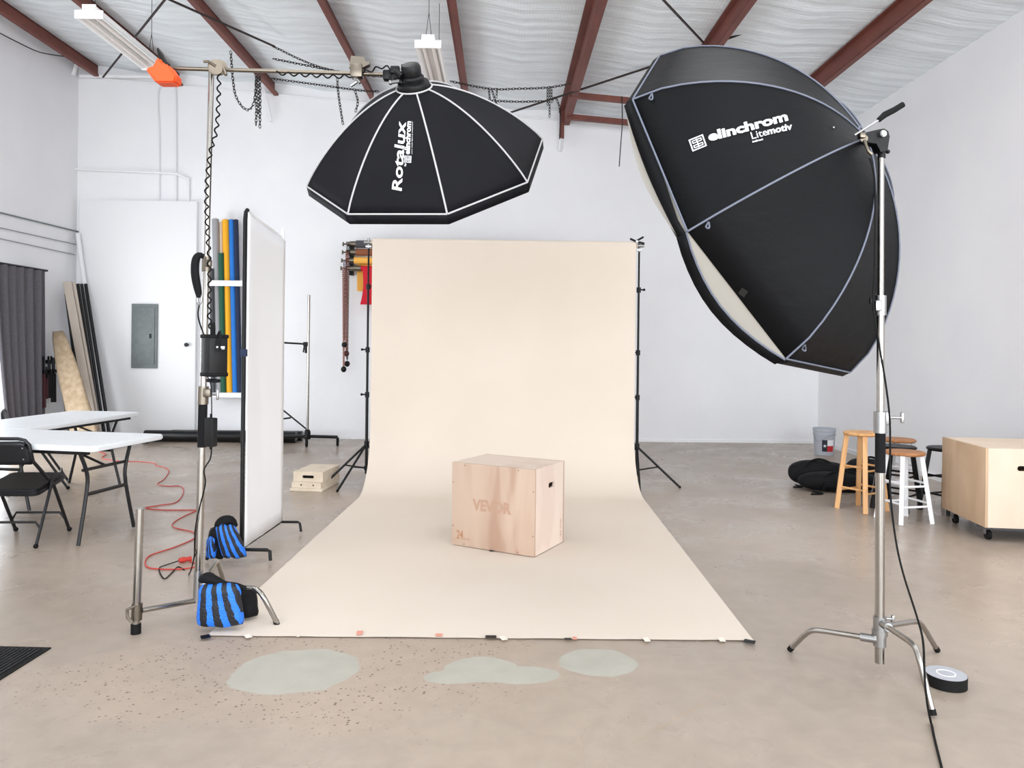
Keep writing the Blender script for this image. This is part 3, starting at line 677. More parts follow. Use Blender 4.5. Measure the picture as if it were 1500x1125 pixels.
# ------------------------------------------------------------------ writing helper
def text_mb(s, bold=0.0, sx=1.0, shear=0.0):
    cu = bpy.data.curves.new('t', 'FONT'); cu.body = s; cu.size = 1; cu.offset = bold; cu.resolution_u = 3; cu.shear = shear
    to = bpy.data.objects.new('t', cu); C.objects.link(to)
    dg = bpy.context.evaluated_depsgraph_get(); me = bpy.data.meshes.new_from_object(to.evaluated_get(dg))
    bm = bmesh.new(); bm.from_mesh(me)
    bpy.data.objects.remove(to); bpy.data.curves.remove(cu); bpy.data.meshes.remove(me)
    if not bm.verts: return bm
    x0 = min(v.co.x for v in bm.verts); x1 = max(v.co.x for v in bm.verts); y0 = min(v.co.y for v in bm.verts); y1 = max(v.co.y for v in bm.verts)
    for v in bm.verts: v.co = Vector(((v.co.x-x0)/(x1-x0), (v.co.y-y0)/(y1-y0), 0))
    return bm
def logo_bm():
    m = MB(); t = .09
    for c, s in (((.5, t/2), (1, t)), ((.5, 1-t/2), (1, t)), ((t/2, .5), (t, 1)), ((1-t/2, .5), (t, 1)), ((.5, .5), (.08, .7)), ((.32, .78), (.3, .07)), ((.36, .6), (.34, .07)), ((.32, .4), (.3, .07)), ((.36, .22), (.34, .07)), ((.68, .78), (.3, .07)), ((.64, .6), (.34, .07)), ((.68, .4), (.3, .07)), ((.64, .22), (.34, .07)), ((.2, .69), (.06, .2)), ((.2, .31), (.06, .2)), ((.8, .69), (.06, .2)), ((.8, .31), (.06, .2))):
        h = Vector(s)/2; c = Vector(c)
        m.bm.faces.new([m.bm.verts.new((c.x+a*h.x, c.y+b*h.y, 0)) for a, b in ((-1, -1), (1, -1), (1, 1), (-1, 1))])
    return m.bm
def decal(name, bm, quad, m, parent, bvh, off=.004, cuts=10, label=None):
    """unit-square shape spread over a surface: quad = world rays through the four corners"""
    for i in range(1, cuts):
        bmesh.ops.bisect_plane(bm, geom=bm.verts[:]+bm.edges[:]+bm.faces[:], plane_co=(i/cuts, 0, 0), plane_no=(1, 0, 0))
    (ox, oy), (ux, uy), (vx, vy) = quad
    for v in bm.verts:
        px = ox+ux*v.co.x+vx*v.co.y; py = oy+uy*v.co.x+vy*v.co.y
        d = ray(px, py).normalized(); h = bvh.ray_cast(Vector((0, 0, EYE)), d)
        v.co = (h[0]-d*off) if h[0] else P(px, py, 4)
    q = MB(); q.bm.free(); q.bm = bm
    return obj(name, q, m, parent, label=label, recalc=False)

# ------------------------------------------------------------------ softboxes
def softbox(t, Cc, n, sp, R, D, p, q, tgt, mats, N=18, r0=.1, lip=None, pipr=.006, nw=8, depth_fix=None):
    n = Vector(n).normalized(); a = n.cross(UP).normalized(); b = n.cross(a)
    Cc = Vector(Cc)
    ribs = []
    for k in range(8):
        th = sp+k*PI/4; rim = Cc+R*(math.cos(th)*a+math.sin(th)*b)
        dl = V(0, 0, 0)
        if k in tgt: dl = P(tgt[k][0], tgt[k][1], rim.y)-rim
        pts = []
        for i in range(N+1):
            s = i/N; rr = r0/R+(1-r0/R)*s
            pts.append(Cc+R*rr*(math.cos(th)*a+math.sin(th)*b)+n*D*(max(0, 1-rr**p)**q)+dl*s**1.6)
        ribs.append(pts)
    mb = MB()
    for k in range(8):
        A, B = ribs[k], ribs[(k+1) % 8]; rws = []
        for i in range(N+1):
            row = []
            for j in range(nw+1):
                w_ = j/nw; s = i/N; pt = A[i].lerp(B[i], w_)
                c_ = Cc+n*((pt-Cc).dot(n)); inw = (c_-pt)
                pt = pt+inw*(.05*math.sin(PI*w_)*math.sin(PI*min(1, s*1.02)))
                row.append(pt)
            rws.append(row)
        mb.grid(rws)
    bmesh.ops.remove_doubles(mb.bm, verts=mb.bm.verts[:], dist=.0005)
    bmesh.ops.recalc_face_normals(mb.bm, faces=mb.bm.faces[:])
    bvh = BVHTree.FromBMesh(mb.bm)
    can = obj('canopy', mb, mats[0], t, sharp=22, recalc=False)
    so = can.modifiers.new('cloth', 'SOLIDIFY'); so.thickness = .003; so.offset = -1
    pp = MB()
    for k in range(8):
        cen = Cc
        pp.tube([x+(x-(Cc+n*((x-Cc).dot(n)))).normalized()*.002+n*.002 for x in ribs[k]], pipr, 6)
    obj('rib_piping', pp, mats[1], t)
    ring = [ribs[k][0] for k in range(8)]
    rp = []
    for k in range(33):
        th = 2*PI*k/32; rp.append(Cc+n*D*(max(0, 1-(r0/R)**p)**q)+(math.cos(th)*a+math.sin(th)*b)*r0*1.0+n*.003)
    obj('hub_piping', MB().tube(rp, pipr, 6, cap=False), mats[1], t)
    cap_c = Cc+n*D*(max(0, 1-(r0/R)**p)**q)
    obj('hub_cover', MB().lathe([(r0, -.004), (r0, .002), (r0*.8, .006), (.02, .008)], cap_c, n), mats[0], t)
    # lip band, piping on the rim, white skirt and diffuser
    lb = MB(); rimp = MB(); sk = MB(); df = MB(); nj = 10; outer = []
    for k in range(8):
        A, B = ribs[k][-1], ribs[(k+1) % 8][-1]; inn = []; out = []; rim = []; dfe = []
        for j in range(nj+1):
            w_ = j/nj; pt = A.lerp(B, w_); i0, i1, de = lip(k, w_)
            rad = (pt-Cc).normalized()
            rim.append(pt); inn.append(pt-n*i0+rad*.003); out.append(pt-n*i1+rad*.004); dfe.append(pt-n*de-rad*.012)
        lb.grid([inn, out])
        rimp.tube([x+rad*.002 for x in (inn if k in (1, 2) and lip(k, .5)[0] > .02 else rim)], pipr, 6)
        if lip(k, .5)[0] > .004: sk.grid([[x-(x-Cc).normalized()*.004 for x in rim], [x-(x-Cc).normalized()*.004 for x in inn]])
        outer += dfe[:-1]
        sk.grid([[x-(x-Cc).normalized()*.01 for x in rim], dfe])
    cc = Cc-n*.05
    rgs = [[x.lerp(cc, f)-n*(.03*math.sin(PI*f/2)) for x in outer+outer[:1]] for f in (0, .25, .5, .75, .97)]
    df.grid(rgs)
    l_ = obj('lip', lb, mats[0], t); so = l_.modifiers.new('cloth', 'SOLIDIFY'); so.thickness = .003; so.offset = 0
    obj('rim_piping', rimp, mats[1], t)
    obj('diffuser', df, mats[2], t)
    obj('diffuser_skirt', sk, mats[2], t)
    return bvh, n, cap_c, a, b, ribs
# left softbox
tL = thing('octagonal_softbox', 'black eight-sided softbox tipped face-down above the backdrop on a boom, left one', 'softbox', (-.45, 4.52, 2.2), 0)
def lipL(k, w_): return (0, .058, .03)
bvhL, nL, capL, aL, bL, ribsL = softbox(tL, (-.4545, 4.5213, 2.5558), (-.10873, -.60189, .79114), .37112, .698, .4533, 1.766, .9176,
    {0: (450, 273), 1: (510, 313.5), 2: (655, 313.5), 3: (772, 267), 4: (794, 204)}, (M['softbox_l'], M['piping'], M['diffuser']), lip=lipL, pipr=.005)
# writing, reads bottom-to-top along the panel
decal('lettering', text_mb('Rotalux', .02), ((588.5, 280), (6.3, -101), (-14.5, -3)), M['print'], tL, bvhL, label='large white word Rotalux')
decal('lettering', text_mb('elinchrom', .035), ((600.3, 226.5), (2.2, -48.5), (-8, -1)), M['print'], tL, bvhL, label='small white word elinchrom')
decal('logo', logo_bm(), ((602.2, 238.5), (.4, -10), (-10, -.7)), M['print'], tL, bvhL, cuts=2)
decal('lettering', text_mb('by', .02), ((595.5, 243.5), (.1, -4.6), (-3.6, -.3)), M['print'], tL, bvhL, cuts=2)
decal('lettering', text_mb('swiss made lighting equipment', .01), ((604.2, 226), (.9, -48), (-1.6, -.1)), M['print'], tL, bvhL)
# speed ring and strobe head
t = thing('strobe_head', 'black flash head with cable clamps on top of the left softbox', 'strobe', capL)
Q = rot_to(nL)
def lL(x, y, z): return capL+aL*x+bL*y+nL*z
obj('speed_ring', MB().lathe([(.088, .006), (.09, .022), (.086, .034), (.07, .04)], capL, nL).lathe([(.062, .04), (.064, .06), (.055, .07)], capL, nL), M['blackplastic'], t)
obj('head_body', MB().lathe([(.05, .07), (.054, .08), (.054, .115), (.046, .13), (.03, .135)], capL, nL), M['blackplastic'], t)
hb = P(600, 118, 4.22)
obj('tilt_bracket', MB().tube([P(566, 112, 4.24), P(585, 119, 4.2)], .016, 8).box(P(568, 111, 4.24), (.05, .05, .055), bev=.008).box(P(580, 112, 4.22), (.05, .04, .06), bev=.008), M['black'], t)
obj('grip_handle', MB().tube([P(576, 101, 4.2), P(589, 112, 4.18)], .017, 8).box(P(579, 103, 4.2), (.05, .04, .04), bev=.006), M['black'], t)
obj('connector_plug', MB().tube([P(588, 97, 4.2), P(600, 97.5, 4.2)], .012, 8).tube([P(602, 95, 4.2), P(604, 110, 4.19)], .013, 8), M['black'], t)
obj('lock_knob', MB().tube([P(571, 121, 4.2), P(586, 119, 4.17)], .010, 8).ball(P(572, 121, 4.2), .014), M['cast'], t)
# right softbox
tR = thing('octagonal_softbox', 'very large black eight-sided softbox on the chrome stand at the right', 'softbox', (1.34, 4.09, 1.3), 0)
def lipR(k, w_):
    sn = math.sin(PI*w_)
    if k == 2: o = .005+.085*sn**.9; return (o, o+.052, o+.058)
    if k == 1: o = .004+.02*max(0, (w_-.55))/.45*(1 if w_ < .95 else .3); return (o, .05+.02*sn, .055+.055*sn)
    if k == 3: return (0, .045, .05)
    if k == 0: return (0, .04, .045)
    return (0, .045, .05)
bvhR, nR, capR, aR, bR, ribsR = softbox(tR, (1.3389, 4.0911, 2.2206), (.663, -.6056, .4401), 4.9968, .9852, .6442, 2.16, .7265,
    {1: (927, 146), 2: (1007, 339), 3: (1151, 525), 4: (1245, 545)}, (M['softbox_r'], M['piping_b'], M['diffuser']), lip=lipR, r0=.07, pipr=.0045)
decal('logo', logo_bm(), ((1014.5, 222), (21, -8.5), (-6, -17)), M['print'], tR, bvhR, cuts=3)
decal('lettering', text_mb('elinchrom', .04), ((1039, 207.5), (116, -31), (-3.5, -14)), M['print'], tR, bvhR, label='large white word elinchrom')
decal('lettering', text_mb('Lite', .0), ((1102, 204), (23, -6.5), (-3, -10)), M['print'], tR, bvhR)
decal('lettering', text_mb('motiv', .03), ((1125, 197.5), (36, -8), (-1.5, -9.5)), M['print'], tR, bvhR)
decal('lettering', text_mb('indirect', .03), ((1102.5, 209), (15.5, -4), (-.6, -2.8)), M['print'], tR, bvhR)
def stick(px, py):
    d = ray(px, py).normalized(); h = bvhR.ray_cast(Vector((0, 0, EYE)), d); return h[0]-d*.004
for (x, y) in ((953, 139), (1036, 327), (1177, 506)):
    p_ = stick(x+2, y-2); obj('pull_tab', MB().tube(catmull([p_, stick(x+3, y+4), stick(x+1, y+8)+V(0, -.01, 0), stick(x-2, y+5), p_], 4), .004, 6, cap=False), M['piping_b'], tR)
pts = [stick(1087, 421), stick(1096, 427), stick(1090, 436), stick(1081, 430)]
m_ = MB(); m_.bm.faces.new([m_.bm.verts.new(x) for x in pts]); obj('hook_patch', m_, M['hole'], tR, recalc=False)
p_ = stick(1221, 187); obj('rivet', MB().ball(p_, .006), M['cast'], tR)

# ------------------------------------------------------------------ stands
def seg(mb, a, b, Y0, Y1, r, r2=None, n=16): mb.cyl(P(*a, Y0), P(*b, Y1), r, r2, n); return mb
# right chrome stand
YS = 3.47; base_ = G(1288, 985); xS = P(1288, 900, YS).x
t = thing('chrome_light_stand', 'chrome turtle-base stand holding the very large right softbox', 'stand', (xS, YS, 0))
topS = P(1291.5, 222, YS)
def on(py): # point on the pole axis at this height in the photo
    f = (py-970)/(222-970); px = 1288.5+(1290.8-1288.5)*f; return P(px, py, YS)
obj('lower_tube', MB().cyl(on(971), on(640), .0205), M['chrome'], t)
obj('middle_tube', MB().cyl(on(606), on(455), .0165), M['chrome'], t)
obj('upper_tube', MB().cyl(on(445), on(226), .0135), M['chrome'], t)
jc = obj('joint_collar', MB().cyl(on(634), on(603), .029).box(on(612)+V(.025, -.01, 0), (.03, .03, .06), bev=.006), M['cast'], t)
kb = on(611)
obj('tee_knob', MB().cyl(kb+V(.03, -.01, 0), kb+V(.085, -.02, 0), .007).box(kb+V(.09, -.02, 0), (.016, .018, .05), bev=.006), M['cast'], jc)
obj('grip_sleeve', MB().cyl(on(692), on(633), .0225), M['blackcloth'], t)
jc = obj('joint_collar', MB().cyl(on(462), on(433), .024).box(on(448)+V(-.02, -.012, 0), (.03, .03, .05), bev=.006), M['cast'], t)
obj('tee_knob', MB().cyl(on(441)+V(-.02, -.01, 0), on(441)+V(-.05, -.02, 0), .006).box(on(441)+V(-.055, -.02, 0), (.012, .014, .03), bev=.004), M['black'], jc)
obj('leg_casting', MB().cyl(on(946), on(903), .028).cyl(on(930)+V(0, 0, 0), on(922), .034), M['cast'], t)
def leg(t, start, bend, foot, r=.0125):
    start, bend, foot = Vector(start), Vector(bend), Vector(foot)
    d1 = (bend-start).normalized(); d2 = (foot-bend).normalized()
    pts = [start, bend-d1*.07, bend-d1*.03+d2*.004, bend+(d2-d1)*.012, bend+d2*.03-d1*.004, bend+d2*.07, foot]
    l = obj('leg', MB().tube(pts, r, 12), M['chrome'], t)
    obj('rubber_foot', MB().cyl(foot-d2*.02, foot+d2*.003, r*1.12), M['rubber'], l)
    obj('leg_socket', MB().cyl(start-d1*.01, start+d1*.06, r*1.5).ball(start+V(0, -.004, .012), .012), M['cast'], l)
c0 = on(938)
leg(t, V(xS-.02, YS, 0)+V(0, 0, P(1270, 936, YS).z), P(1187, 921, 3.62), G(1157, 955)+V(0, .0, .012))
leg(t, V(xS+.015, YS, P(1296, 918, YS).z), P(1347, 909, 3.64), G(1373, 956)+V(0, 0, .012))
leg(t, V(xS+.005, YS-.02, P(1290, 911, YS).z), P(1342, 946, 3.14), G(1367, 1051)+V(0, 0, .012))
kb = on(906)
obj('tee_knob', MB().cyl(kb+V(.02, 0, 0), kb+V(.05, -.01, .002), .007).box(kb+V(.055, -.01, .002), (.014, .016, .035), bev=.004), M['cast'], t)
# tilt bracket with handle
hd = thing('tilt_bracket', 'black tilting head on top of the chrome stand, joined to the large softbox', 'bracket', topS)
YH = 3.44
jj = P(1287, 199, YH)
M_ = Matrix.Translation(jj+V(0, .03, 0))@Mxz
def pxs(l): return [(P(x, y, YH).x-jj.x, P(x, y, YH).z-jj.z) for x, y in l]
obj('bracket_plate', MB().prism(pxs([(1264, 196), (1285, 191), (1292, 190), (1298, 194), (1300, 202), (1297, 222), (1287, 224), (1281, 212), (1268, 210)]), .025, Matrix.Translation(jj+V(0, -.02, 0))@Mxz), M['black'], hd)
obj('bracket_plate', MB().prism(pxs([(1266, 197), (1285, 192), (1292, 191), (1297, 195), (1299, 202), (1296, 221), (1288, 223), (1282, 212), (1270, 209)]), .012, Matrix.Translation(jj+V(0, .03, 0))@Mxz), M['black'], hd)
kn = obj('lock_knob', MB().cyl(P(1288, 199, YH)+V(0, .06, 0), P(1288, 199, YH)+V(0, -.045, 0), .012).cyl(P(1288, 199, YH)+V(0, -.02, 0), P(1288, 199, YH)+V(0, -.04, 0), .015), M['cast'], hd)
obj('spigot', MB().cyl(topS-V(0, 0, .03), topS+V(0, 0, .05), .017).ball(topS+V(.028, 0, .0), .01), M['black'], hd)
obj('handle_rod', MB().cyl(P(1252, 198, 3.42), P(1290, 174, 3.40), .0045), M['cast'], hd)
obj('handle_grip', MB().tube([P(1287, 176, 3.40), P(1296, 168, 3.40), P(1310, 161, 3.39), P(1323, 153, 3.39)], [.011, .0145, .0135, .013], 12), M['rubber'], hd)
obj('mount_clamp', MB().tube([capR-nR*.01, P(1266, 203, 3.42)], .016, 12).box(P(1262, 199, 3.42), (.026, .035, .024), bev=.004).tube([P(1266, 206, 3.42), P(1272, 222, 3.40), P(1277, 226, 3.40)], .008, 8), M['nickel'], hd)
# cable of the right softbox
cpts = [P(1274, 232, 3.44), P(1281, 262, 3.43), P(1282, 330, 3.44), P(1281, 400, 3.43), P(1279, 445, 3.42), P(1287, 500, 3.42), P(1297, 560, 3.42), P(1303, 610, 3.41), P(1304, 660, 3.41), P(1304, 720, 3.40), P(1312, 790, 3.38), P(1323, 840, 3.34), P(1343, 903, 3.22), P(1352, 939, 3.06), P(1354, 982, 2.985), P(1356, 1010, 2.965), P(1359, 1035, 2.95), G(1364, 1062)+V(0, 0, .006), G(1368, 1080)+V(0, 0, .006), G(1374, 1105)+V(0, 0, .006), G(1383, 1140)+V(0, 0, .006), G(1397, 1190)+V(0, 0, .006)]
cpts = [V(q.x, q.y, max(q.z, .006)) for q in catmull(cpts, 6)]
obj('power_cable', MB().tube(cpts, .0045, 8), M['rubber'], label='thin black cable hanging down the right chrome stand to the floor', cat='cable')
# tape roll
g_ = G(1385.5, 1003); t = thing('gaffer_tape_roll', 'black tape roll lying on the floor beside the right stand foot', 'tape', (g_.x, g_.y, 0))
R1 = .084
obj('tape', MB().lathe([(.04, .001), (R1, .001), (R1, .05), (R1-.001, .0505), (.04, .0505), (.04, .001)], (g_.x, g_.y, 0), n=48), M['rubber'], t)
obj('tape_edge', MB().lathe([(.036, .0506), (R1-.0015, .0506), (R1-.0015, .0512), (.036, .0512)], (g_.x, g_.y, 0), n=48), M['tape_face'], t, label='grey rings of wound tape on top')
obj('core', MB().lathe([(.034, .001), (.0395, .001), (.0395, .0525), (.034, .0525), (.034, .001)], (g_.x, g_.y, 0), n=40), M['white'], t, label='white cardboard core')

# left chrome stand with boom
YL = 4.12
def ol(py):
    f = (py-880)/(108-880); return P(290+(309.5-290)*f, py, YL)
t = thing('chrome_boom_stand', 'chrome stand at the left carrying the boom arm of the left softbox', 'stand', (ol(880).x, YL, 0))
obj('lower_tube', MB().cyl(ol(881), ol(650), .0205), M['chrome'], t)
obj('grip_sleeve', MB().cyl(ol(655), ol(590), .0235), M['blackcloth'], t)
obj('middle_tube', MB().cyl(ol(590), ol(384), .0175), M['chrome'], t)
obj('upper_tube', MB().cyl(ol(384), ol(105), .0145), M['chrome'], t)
jc = obj('joint_collar', MB().cyl(ol(592), ol(566), .028).box(ol(575)+V(.03, -.02, 0), (.04, .03, .045), bev=.006), M['nickel'], t)
obj('tee_knob', MB().cyl(ol(577)+V(.04, -.02, 0), ol(577)+V(.085, -.03, 0), .007).box(ol(577)+V(.088, -.03, 0), (.014, .016, .06), bev=.006), M['cast'], jc)
obj('joint_collar', MB().cyl(ol(398), ol(376), .024).box(ol(386)+V(.02, -.02, 0), (.03, .03, .04), bev=.006), M['nickel'], t)
obj('leg_casting', MB().cyl(ol(882), ol(836), .025).box(ol(860)+V(.03, 0, 0), (.04, .04, .12), bev=.008), M['cast'], t)
obj('tee_knob', MB().tube([ol(842)+V(.03, -.02, 0), ol(838)+V(.06, -.03, .01), ol(845)+V(.08, -.03, 0)], .007, 8), M['cast'], t)
gl = G(199, 928); a, b = V(ol(880).x, YL, ol(879).z), None
vt = P(205, 745, gl.y); vb = V(gl.x, gl.y, .0)
lv = obj('leg', MB().tube([a, P(208, 894, gl.y+.005)], .0135, 12), M['chrome'], t)
obj('riser_tube', MB().cyl(vb+V(0, 0, .03), vt, .0195), M['chrome'], lv)
obj('rubber_foot', MB().cyl(vb, vb+V(0, 0, .05), .0245), M['rubber'], lv)
obj('riser_clamp', MB().cyl(P(200, 908, gl.y), P(201, 884, gl.y), .026).tube([P(198, 888, gl.y-.02), P(186, 893, gl.y-.04), P(187, 905, gl.y-.04), P(193, 911, gl.y-.04)], .008, 8), M['nickel'], lv)
lr = obj('leg', MB().tube([ol(858)+V(.02, 0, 0), P(362, 861, 4.04), P(372, 862, 4.02), P(380, 867, 4.01), P(388, 878, 4.0), G(406, 916)+V(0, 0, .01)], .0135, 12, smooth=3), M['chrome'], t)
obj('rubber_foot', MB().cyl(G(406, 916)+V(0, 0, .0), G(406, 916)+V(-.008, 0, .026), .015), M['rubber'], lr)
lb_ = obj('leg', MB().tube([ol(868)+V(0, .01, 0), V(ol(880).x-.02, YL+.3, .21), V(ol(880).x-.02, YL+.36, .17), V(ol(880).x-.02, YL+.46, .015)], .0125, 10, smooth=3), M['chrome'], t)
# boom arm
bm_a, bm_b = P(252, 100, 4.10), P(571, 109, 4.24)
tb = thing('boom_arm', 'long horizontal metal boom from the left stand to the left softbox', 'boom', P(313, 100, 4.10))
obj('arm', MB().cyl(bm_a, bm_b, .011), M['nickel'], tb)
gh = obj('grip_head', MB().cyl(P(316, 99, 4.02), P(316, 99, 4.20), .034, n=20).cyl(P(316, 99, 4.06), P(316, 99, 4.08), .041, n=20).cyl(P(322, 99, 4.14), P(322, 99, 4.16), .041, n=20), M['nickel'], tb)
obj('tee_knob', MB().tube([P(316, 97, 4.02), P(305, 90, 4.0), P(298, 90, 3.99)], .008, 8).tube([P(327, 99, 4.04), P(331, 110, 4.03)], .009, 8), M['nickel'], gh)
sc_ = P(523, 105, 4.21)
gc_ = obj('super_clamp', MB().box(sc_, (.065, .06, .075), bev=.008).prism([(-.03, 0), (.04, .0), (.08, .02), (.08, .035), (.06, .035), (.05, .06), (-.02, .065)], .04, Matrix.Translation(sc_+V(-.01, -.02, .015))@Mxz), M['nickel'], tb)
obj('clamp_handle', MB().tube([sc_+V(-.01, -.01, -.03), sc_+V(.0, -.02, -.065), sc_+V(-.03, -.02, -.085)], .010, 8).tube([sc_+V(-.01, -.01, -.03), sc_+V(.02, -.02, -.07)], .008, 8), M['cast'], gc_)
# orange counterweight
YO = 4.02; oc = P(240, 105, YO)
t = thing('counterweight', 'orange counterweight with a black clamp hanging on the left end of the boom', 'weight', oc-V(0, 0, .1))
def pxo(l, c=oc, Y=YO): return [(P(x, y, Y).x-c.x, P(x, y, Y).z-c.z) for x, y in l]
mb = MB().prism(pxo([(217, 104), (231, 99), (232, 90), (238, 88), (243, 97), (251, 98), (263, 115), (260, 124), (232, 124)]), .085, Matrix.Translation(oc+V(0, -.04, 0))@Mxz)
bmesh.ops.bevel(mb.bm, geom=[e for e in mb.bm.edges if e.calc_face_angle(0) > .6], offset=.008, segments=2, affect='EDGES')
obj('weight', mb, M['orange'], t)
obj('lower_face', MB().prism(pxo([(232, 114), (246, 111), (261, 119), (259, 123), (233, 123)]), .006, Matrix.Translation(oc+V(0, -.047, 0))@Mxz), M['orange'], t)
obj('clamp_handle', MB().tube([P(231, 71, YO), P(235, 80, YO), P(241, 92, YO), P(247, 97, YO)], [.006, .014, .016, .012], 10), M['black'], t)
# coiled cord along the stand and boom
def coil(pts, R, pitch, r, label):
    pts = catmull([Vector(p) for p in pts], 16); L = [0]
    for a, b in zip(pts, pts[1:]): L.append(L[-1]+(b-a).length)
    out = []; n_ = int(L[-1]/pitch*9); j = 0
    for i in range(n_+1):
        s = L[-1]*i/n_
        while j < len(L)-2 and L[j+1] < s: j += 1
        f = (s-L[j])/max(1e-6, L[j+1]-L[j]); p = pts[j].lerp(pts[j+1], f); d = (pts[j+1]-pts[j]).normalized()
        u = d.cross(V(.1, 1, .2)).normalized(); v = d.cross(u); an = 2*PI*s/pitch
        out.append(p+u*R*math.cos(an)+v*R*math.sin(an))
    return obj('coiled_cord', MB().tube(out, r, 6), M['rubber'], label=label, cat='cord')
coil([P(321, 108, 4.06), P(320, 150, 4.06), P(317, 190, 4.06), P(308, 225, 4.05), P(303, 270, 4.05), P(303, 320, 4.04), P(306, 370, 4.03), P(307, 420, 4.03), P(307, 470, 4.02), P(312, 486, 4.02)], .009, .055, .0042, 'black coiled cord winding down the left stand to the power pack')
coil([P(405, 107, 4.16), P(450, 110, 4.18), P(505, 112, 4.2), P(540, 104, 4.2), P(560, 98, 4.2), P(574, 101, 4.2)], .009, .06, .0042, 'black coiled cord along the boom arm into the flash head')
# power pack
pk = P(314, 521, 3.99); t = thing('power_pack', 'black flash power pack strapped to the left stand', 'power pack', pk-V(0, 0, .1), math.radians(-44))
obj('case', MB().box((0, 0, .1), (.1, .1, .195), bev=.008), M['blackplastic'], t, world=False)
obj('top_cover', MB().box((0, 0, .2), (.108, .108, .02), bev=.006), M['blackcloth'], t, world=False)
obj('bottom_cover', MB().box((0, 0, .003), (.106, .106, .022), bev=.006), M['blackcloth'], t, world=False)
obj('label_mark', MB().box((.0505, .008, .145), (.002, .045, .009)).box((.0505, .022, .136), (.002, .016, .004)), M['print'], t, world=False)
obj('plug', MB().tube([(-.02, -.0, .2), (-.02, 0, .245), (-.025, 0, .27)], .013, 8), M['rubber'], t, world=False)
obj('strap', MB().tube(catmull([V(.03, 0, .2), V(.06, .0, .225), V(.08, -.01, .17), V(.082, -.015, .12)], 4), .006, 6).box((-.01, 0, -.03), (.09, .04, .018), bev=.005), M['blackcloth'], t, world=False)
# cables and adapter
obj('adapter_cable', MB().tube([P(304, 552, 3.99), P(309, 565, 4.0), P(310, 590, 3.99), P(310, 612, 3.99)], .003, 6, smooth=4), M['rubber'], label='thin black cable between the power pack and the small adapter', cat='cable')
ab = P(309, 633, 3.99); t = thing('power_adapter', 'small black power adapter brick hanging on the left stand below the power pack', 'adapter', ab-V(0, 0, .075), math.radians(-25))
obj('case', MB().box((0, 0, .075), (.055, .04, .15), bev=.006), M['blackplastic'], t, world=False)
obj('plug', MB().cyl((0, 0, .15), (0, 0, .17), .006).cyl((0, 0, -.015), (0, 0, 0), .006), M['rubber'], t, world=False)
obj('mains_cable', MB().tube([P(310, 655, 3.99), P(308, 672, 4.0), P(299, 688, 4.0), P(301, 705, 4.0), P(298, 722, 4.02), P(292, 745, 4.06), P(286, 775, 4.10), P(285, 800, 4.12), P(284, 818, 4.16), G(277, 842)+V(0, 0, .006), G(268, 835)+V(0, 0, .006), G(260, 832)+V(0, 0, .006), G(250, 842)+V(0, 0, .006), G(240, 849)+V(0, 0, .006), G(233, 834)+V(0, 0, .006), G(246, 829)+V(0, 0, .01), G(261, 825)+V(0, 0, .015)], .004, 6, smooth=5), M['rubber'], label='thin black cable from the adapter down to the red plug on the floor', cat='cable')
# curved black handle strap
t = thing('arm_sling', 'curved black padded handle hooked on the left stand above the power pack', 'handle', P(290, 430, 4.0))
obj('padded_grip', MB().tube([P(299, 376, 4.03), P(292, 374, 4.02), P(287, 380, 4.01), P(285.5, 395, 4.0), P(287, 410, 4.0), P(290, 425, 4.0), P(292, 436, 4.0)], [.012, .017, .02, .021, .021, .019, .013], 10, smooth=3), M['blackcloth'], t)
obj('hook', MB().tube([P(291, 432, 4.0), P(289, 440, 4.0), P(292, 446, 4.0), P(295, 440, 4.0), P(294, 432, 4.0)], .006, 8, smooth=3), M['cast'], t)
obj('cord', MB().tube([P(292, 446, 4.0), P(290, 460, 4.0), P(293, 475, 4.02), P(299, 490, 4.03)], .004, 6, smooth=4), M['rubber'], t)

# ------------------------------------------------------------------ sandbags
def pouch(t, c, w_, h_, th, rz, tilt=0, seed=0, name='pouch', mat='stripe', shear=.0):
    mb = MB(); n1, n2 = 20, 16; uvs = {}
    Mx = Matrix.Translation(Vector(c))@Matrix.Rotation(rz, 4, 'Z')@Matrix.Rotation(tilt, 4, 'X')
    uvl = mb.bm.loops.layers.uv.new('UVMap')
    for sd in (1, -1):
        vs = []
        for i in range(n2+1):
            row = []
            for j in range(n1+1):
                u = -1+2*j/n1; v = -1+2*i/n2
                k = max(0, (1-abs(u)**3.4))**.5*max(0, (1-abs(v)**3.4))**.5; cr = 1-.10*abs(v)**4
                nn = noise.noise(Vector((u*1.7+seed, v*1.7, sd)))
                wob = 1+.06*noise.noise(Vector((seed, v*2, 1)))
                x = u*w_/2*wob*cr*(1.0-.10*v)+shear*v; z = v*h_/2*(1-.10*abs(u)**4)+.012*noise.noise(Vector((u*2, seed, 2)))
                y = -sd*th/2*k*(1+.35*nn)*(1-.25*v)
                vt = mb.bm.verts.new(Mx@Vector((x, y, z))); uvs[vt] = (.5+u/2+.16*v*(.5+.5*u), .5+v/2); row.append(vt)
            vs.append(row)
        for a, b in zip(vs, vs[1:]):
            for j in range(n1): 
                f = mb.bm.faces.new((a[j], a[j+1], b[j+1], b[j]))
                for l in f.loops: l[uvl].uv = uvs[l.vert]
    bmesh.ops.remove_doubles(mb.bm, verts=mb.bm.verts[:], dist=.0008)
    return obj(name, mb, M[mat], t, sharp=70)
def sandbag(c, rz, label, s=1.0, handle=True):
    c = Vector(c)
    t = thing('sandbag', label, 'sandbag', (c.x, c.y, 0), rz, 'blue and black striped sandbags')
    return t
c = P(327, 880, 3.97)
t = sandbag(c, 0, 'blue and black striped sandbag draped over the leg of the left chrome stand')
pouch(t, c+V(0, -.045, -.006), .225, .235, .09, .08, tilt=.12, seed=1)
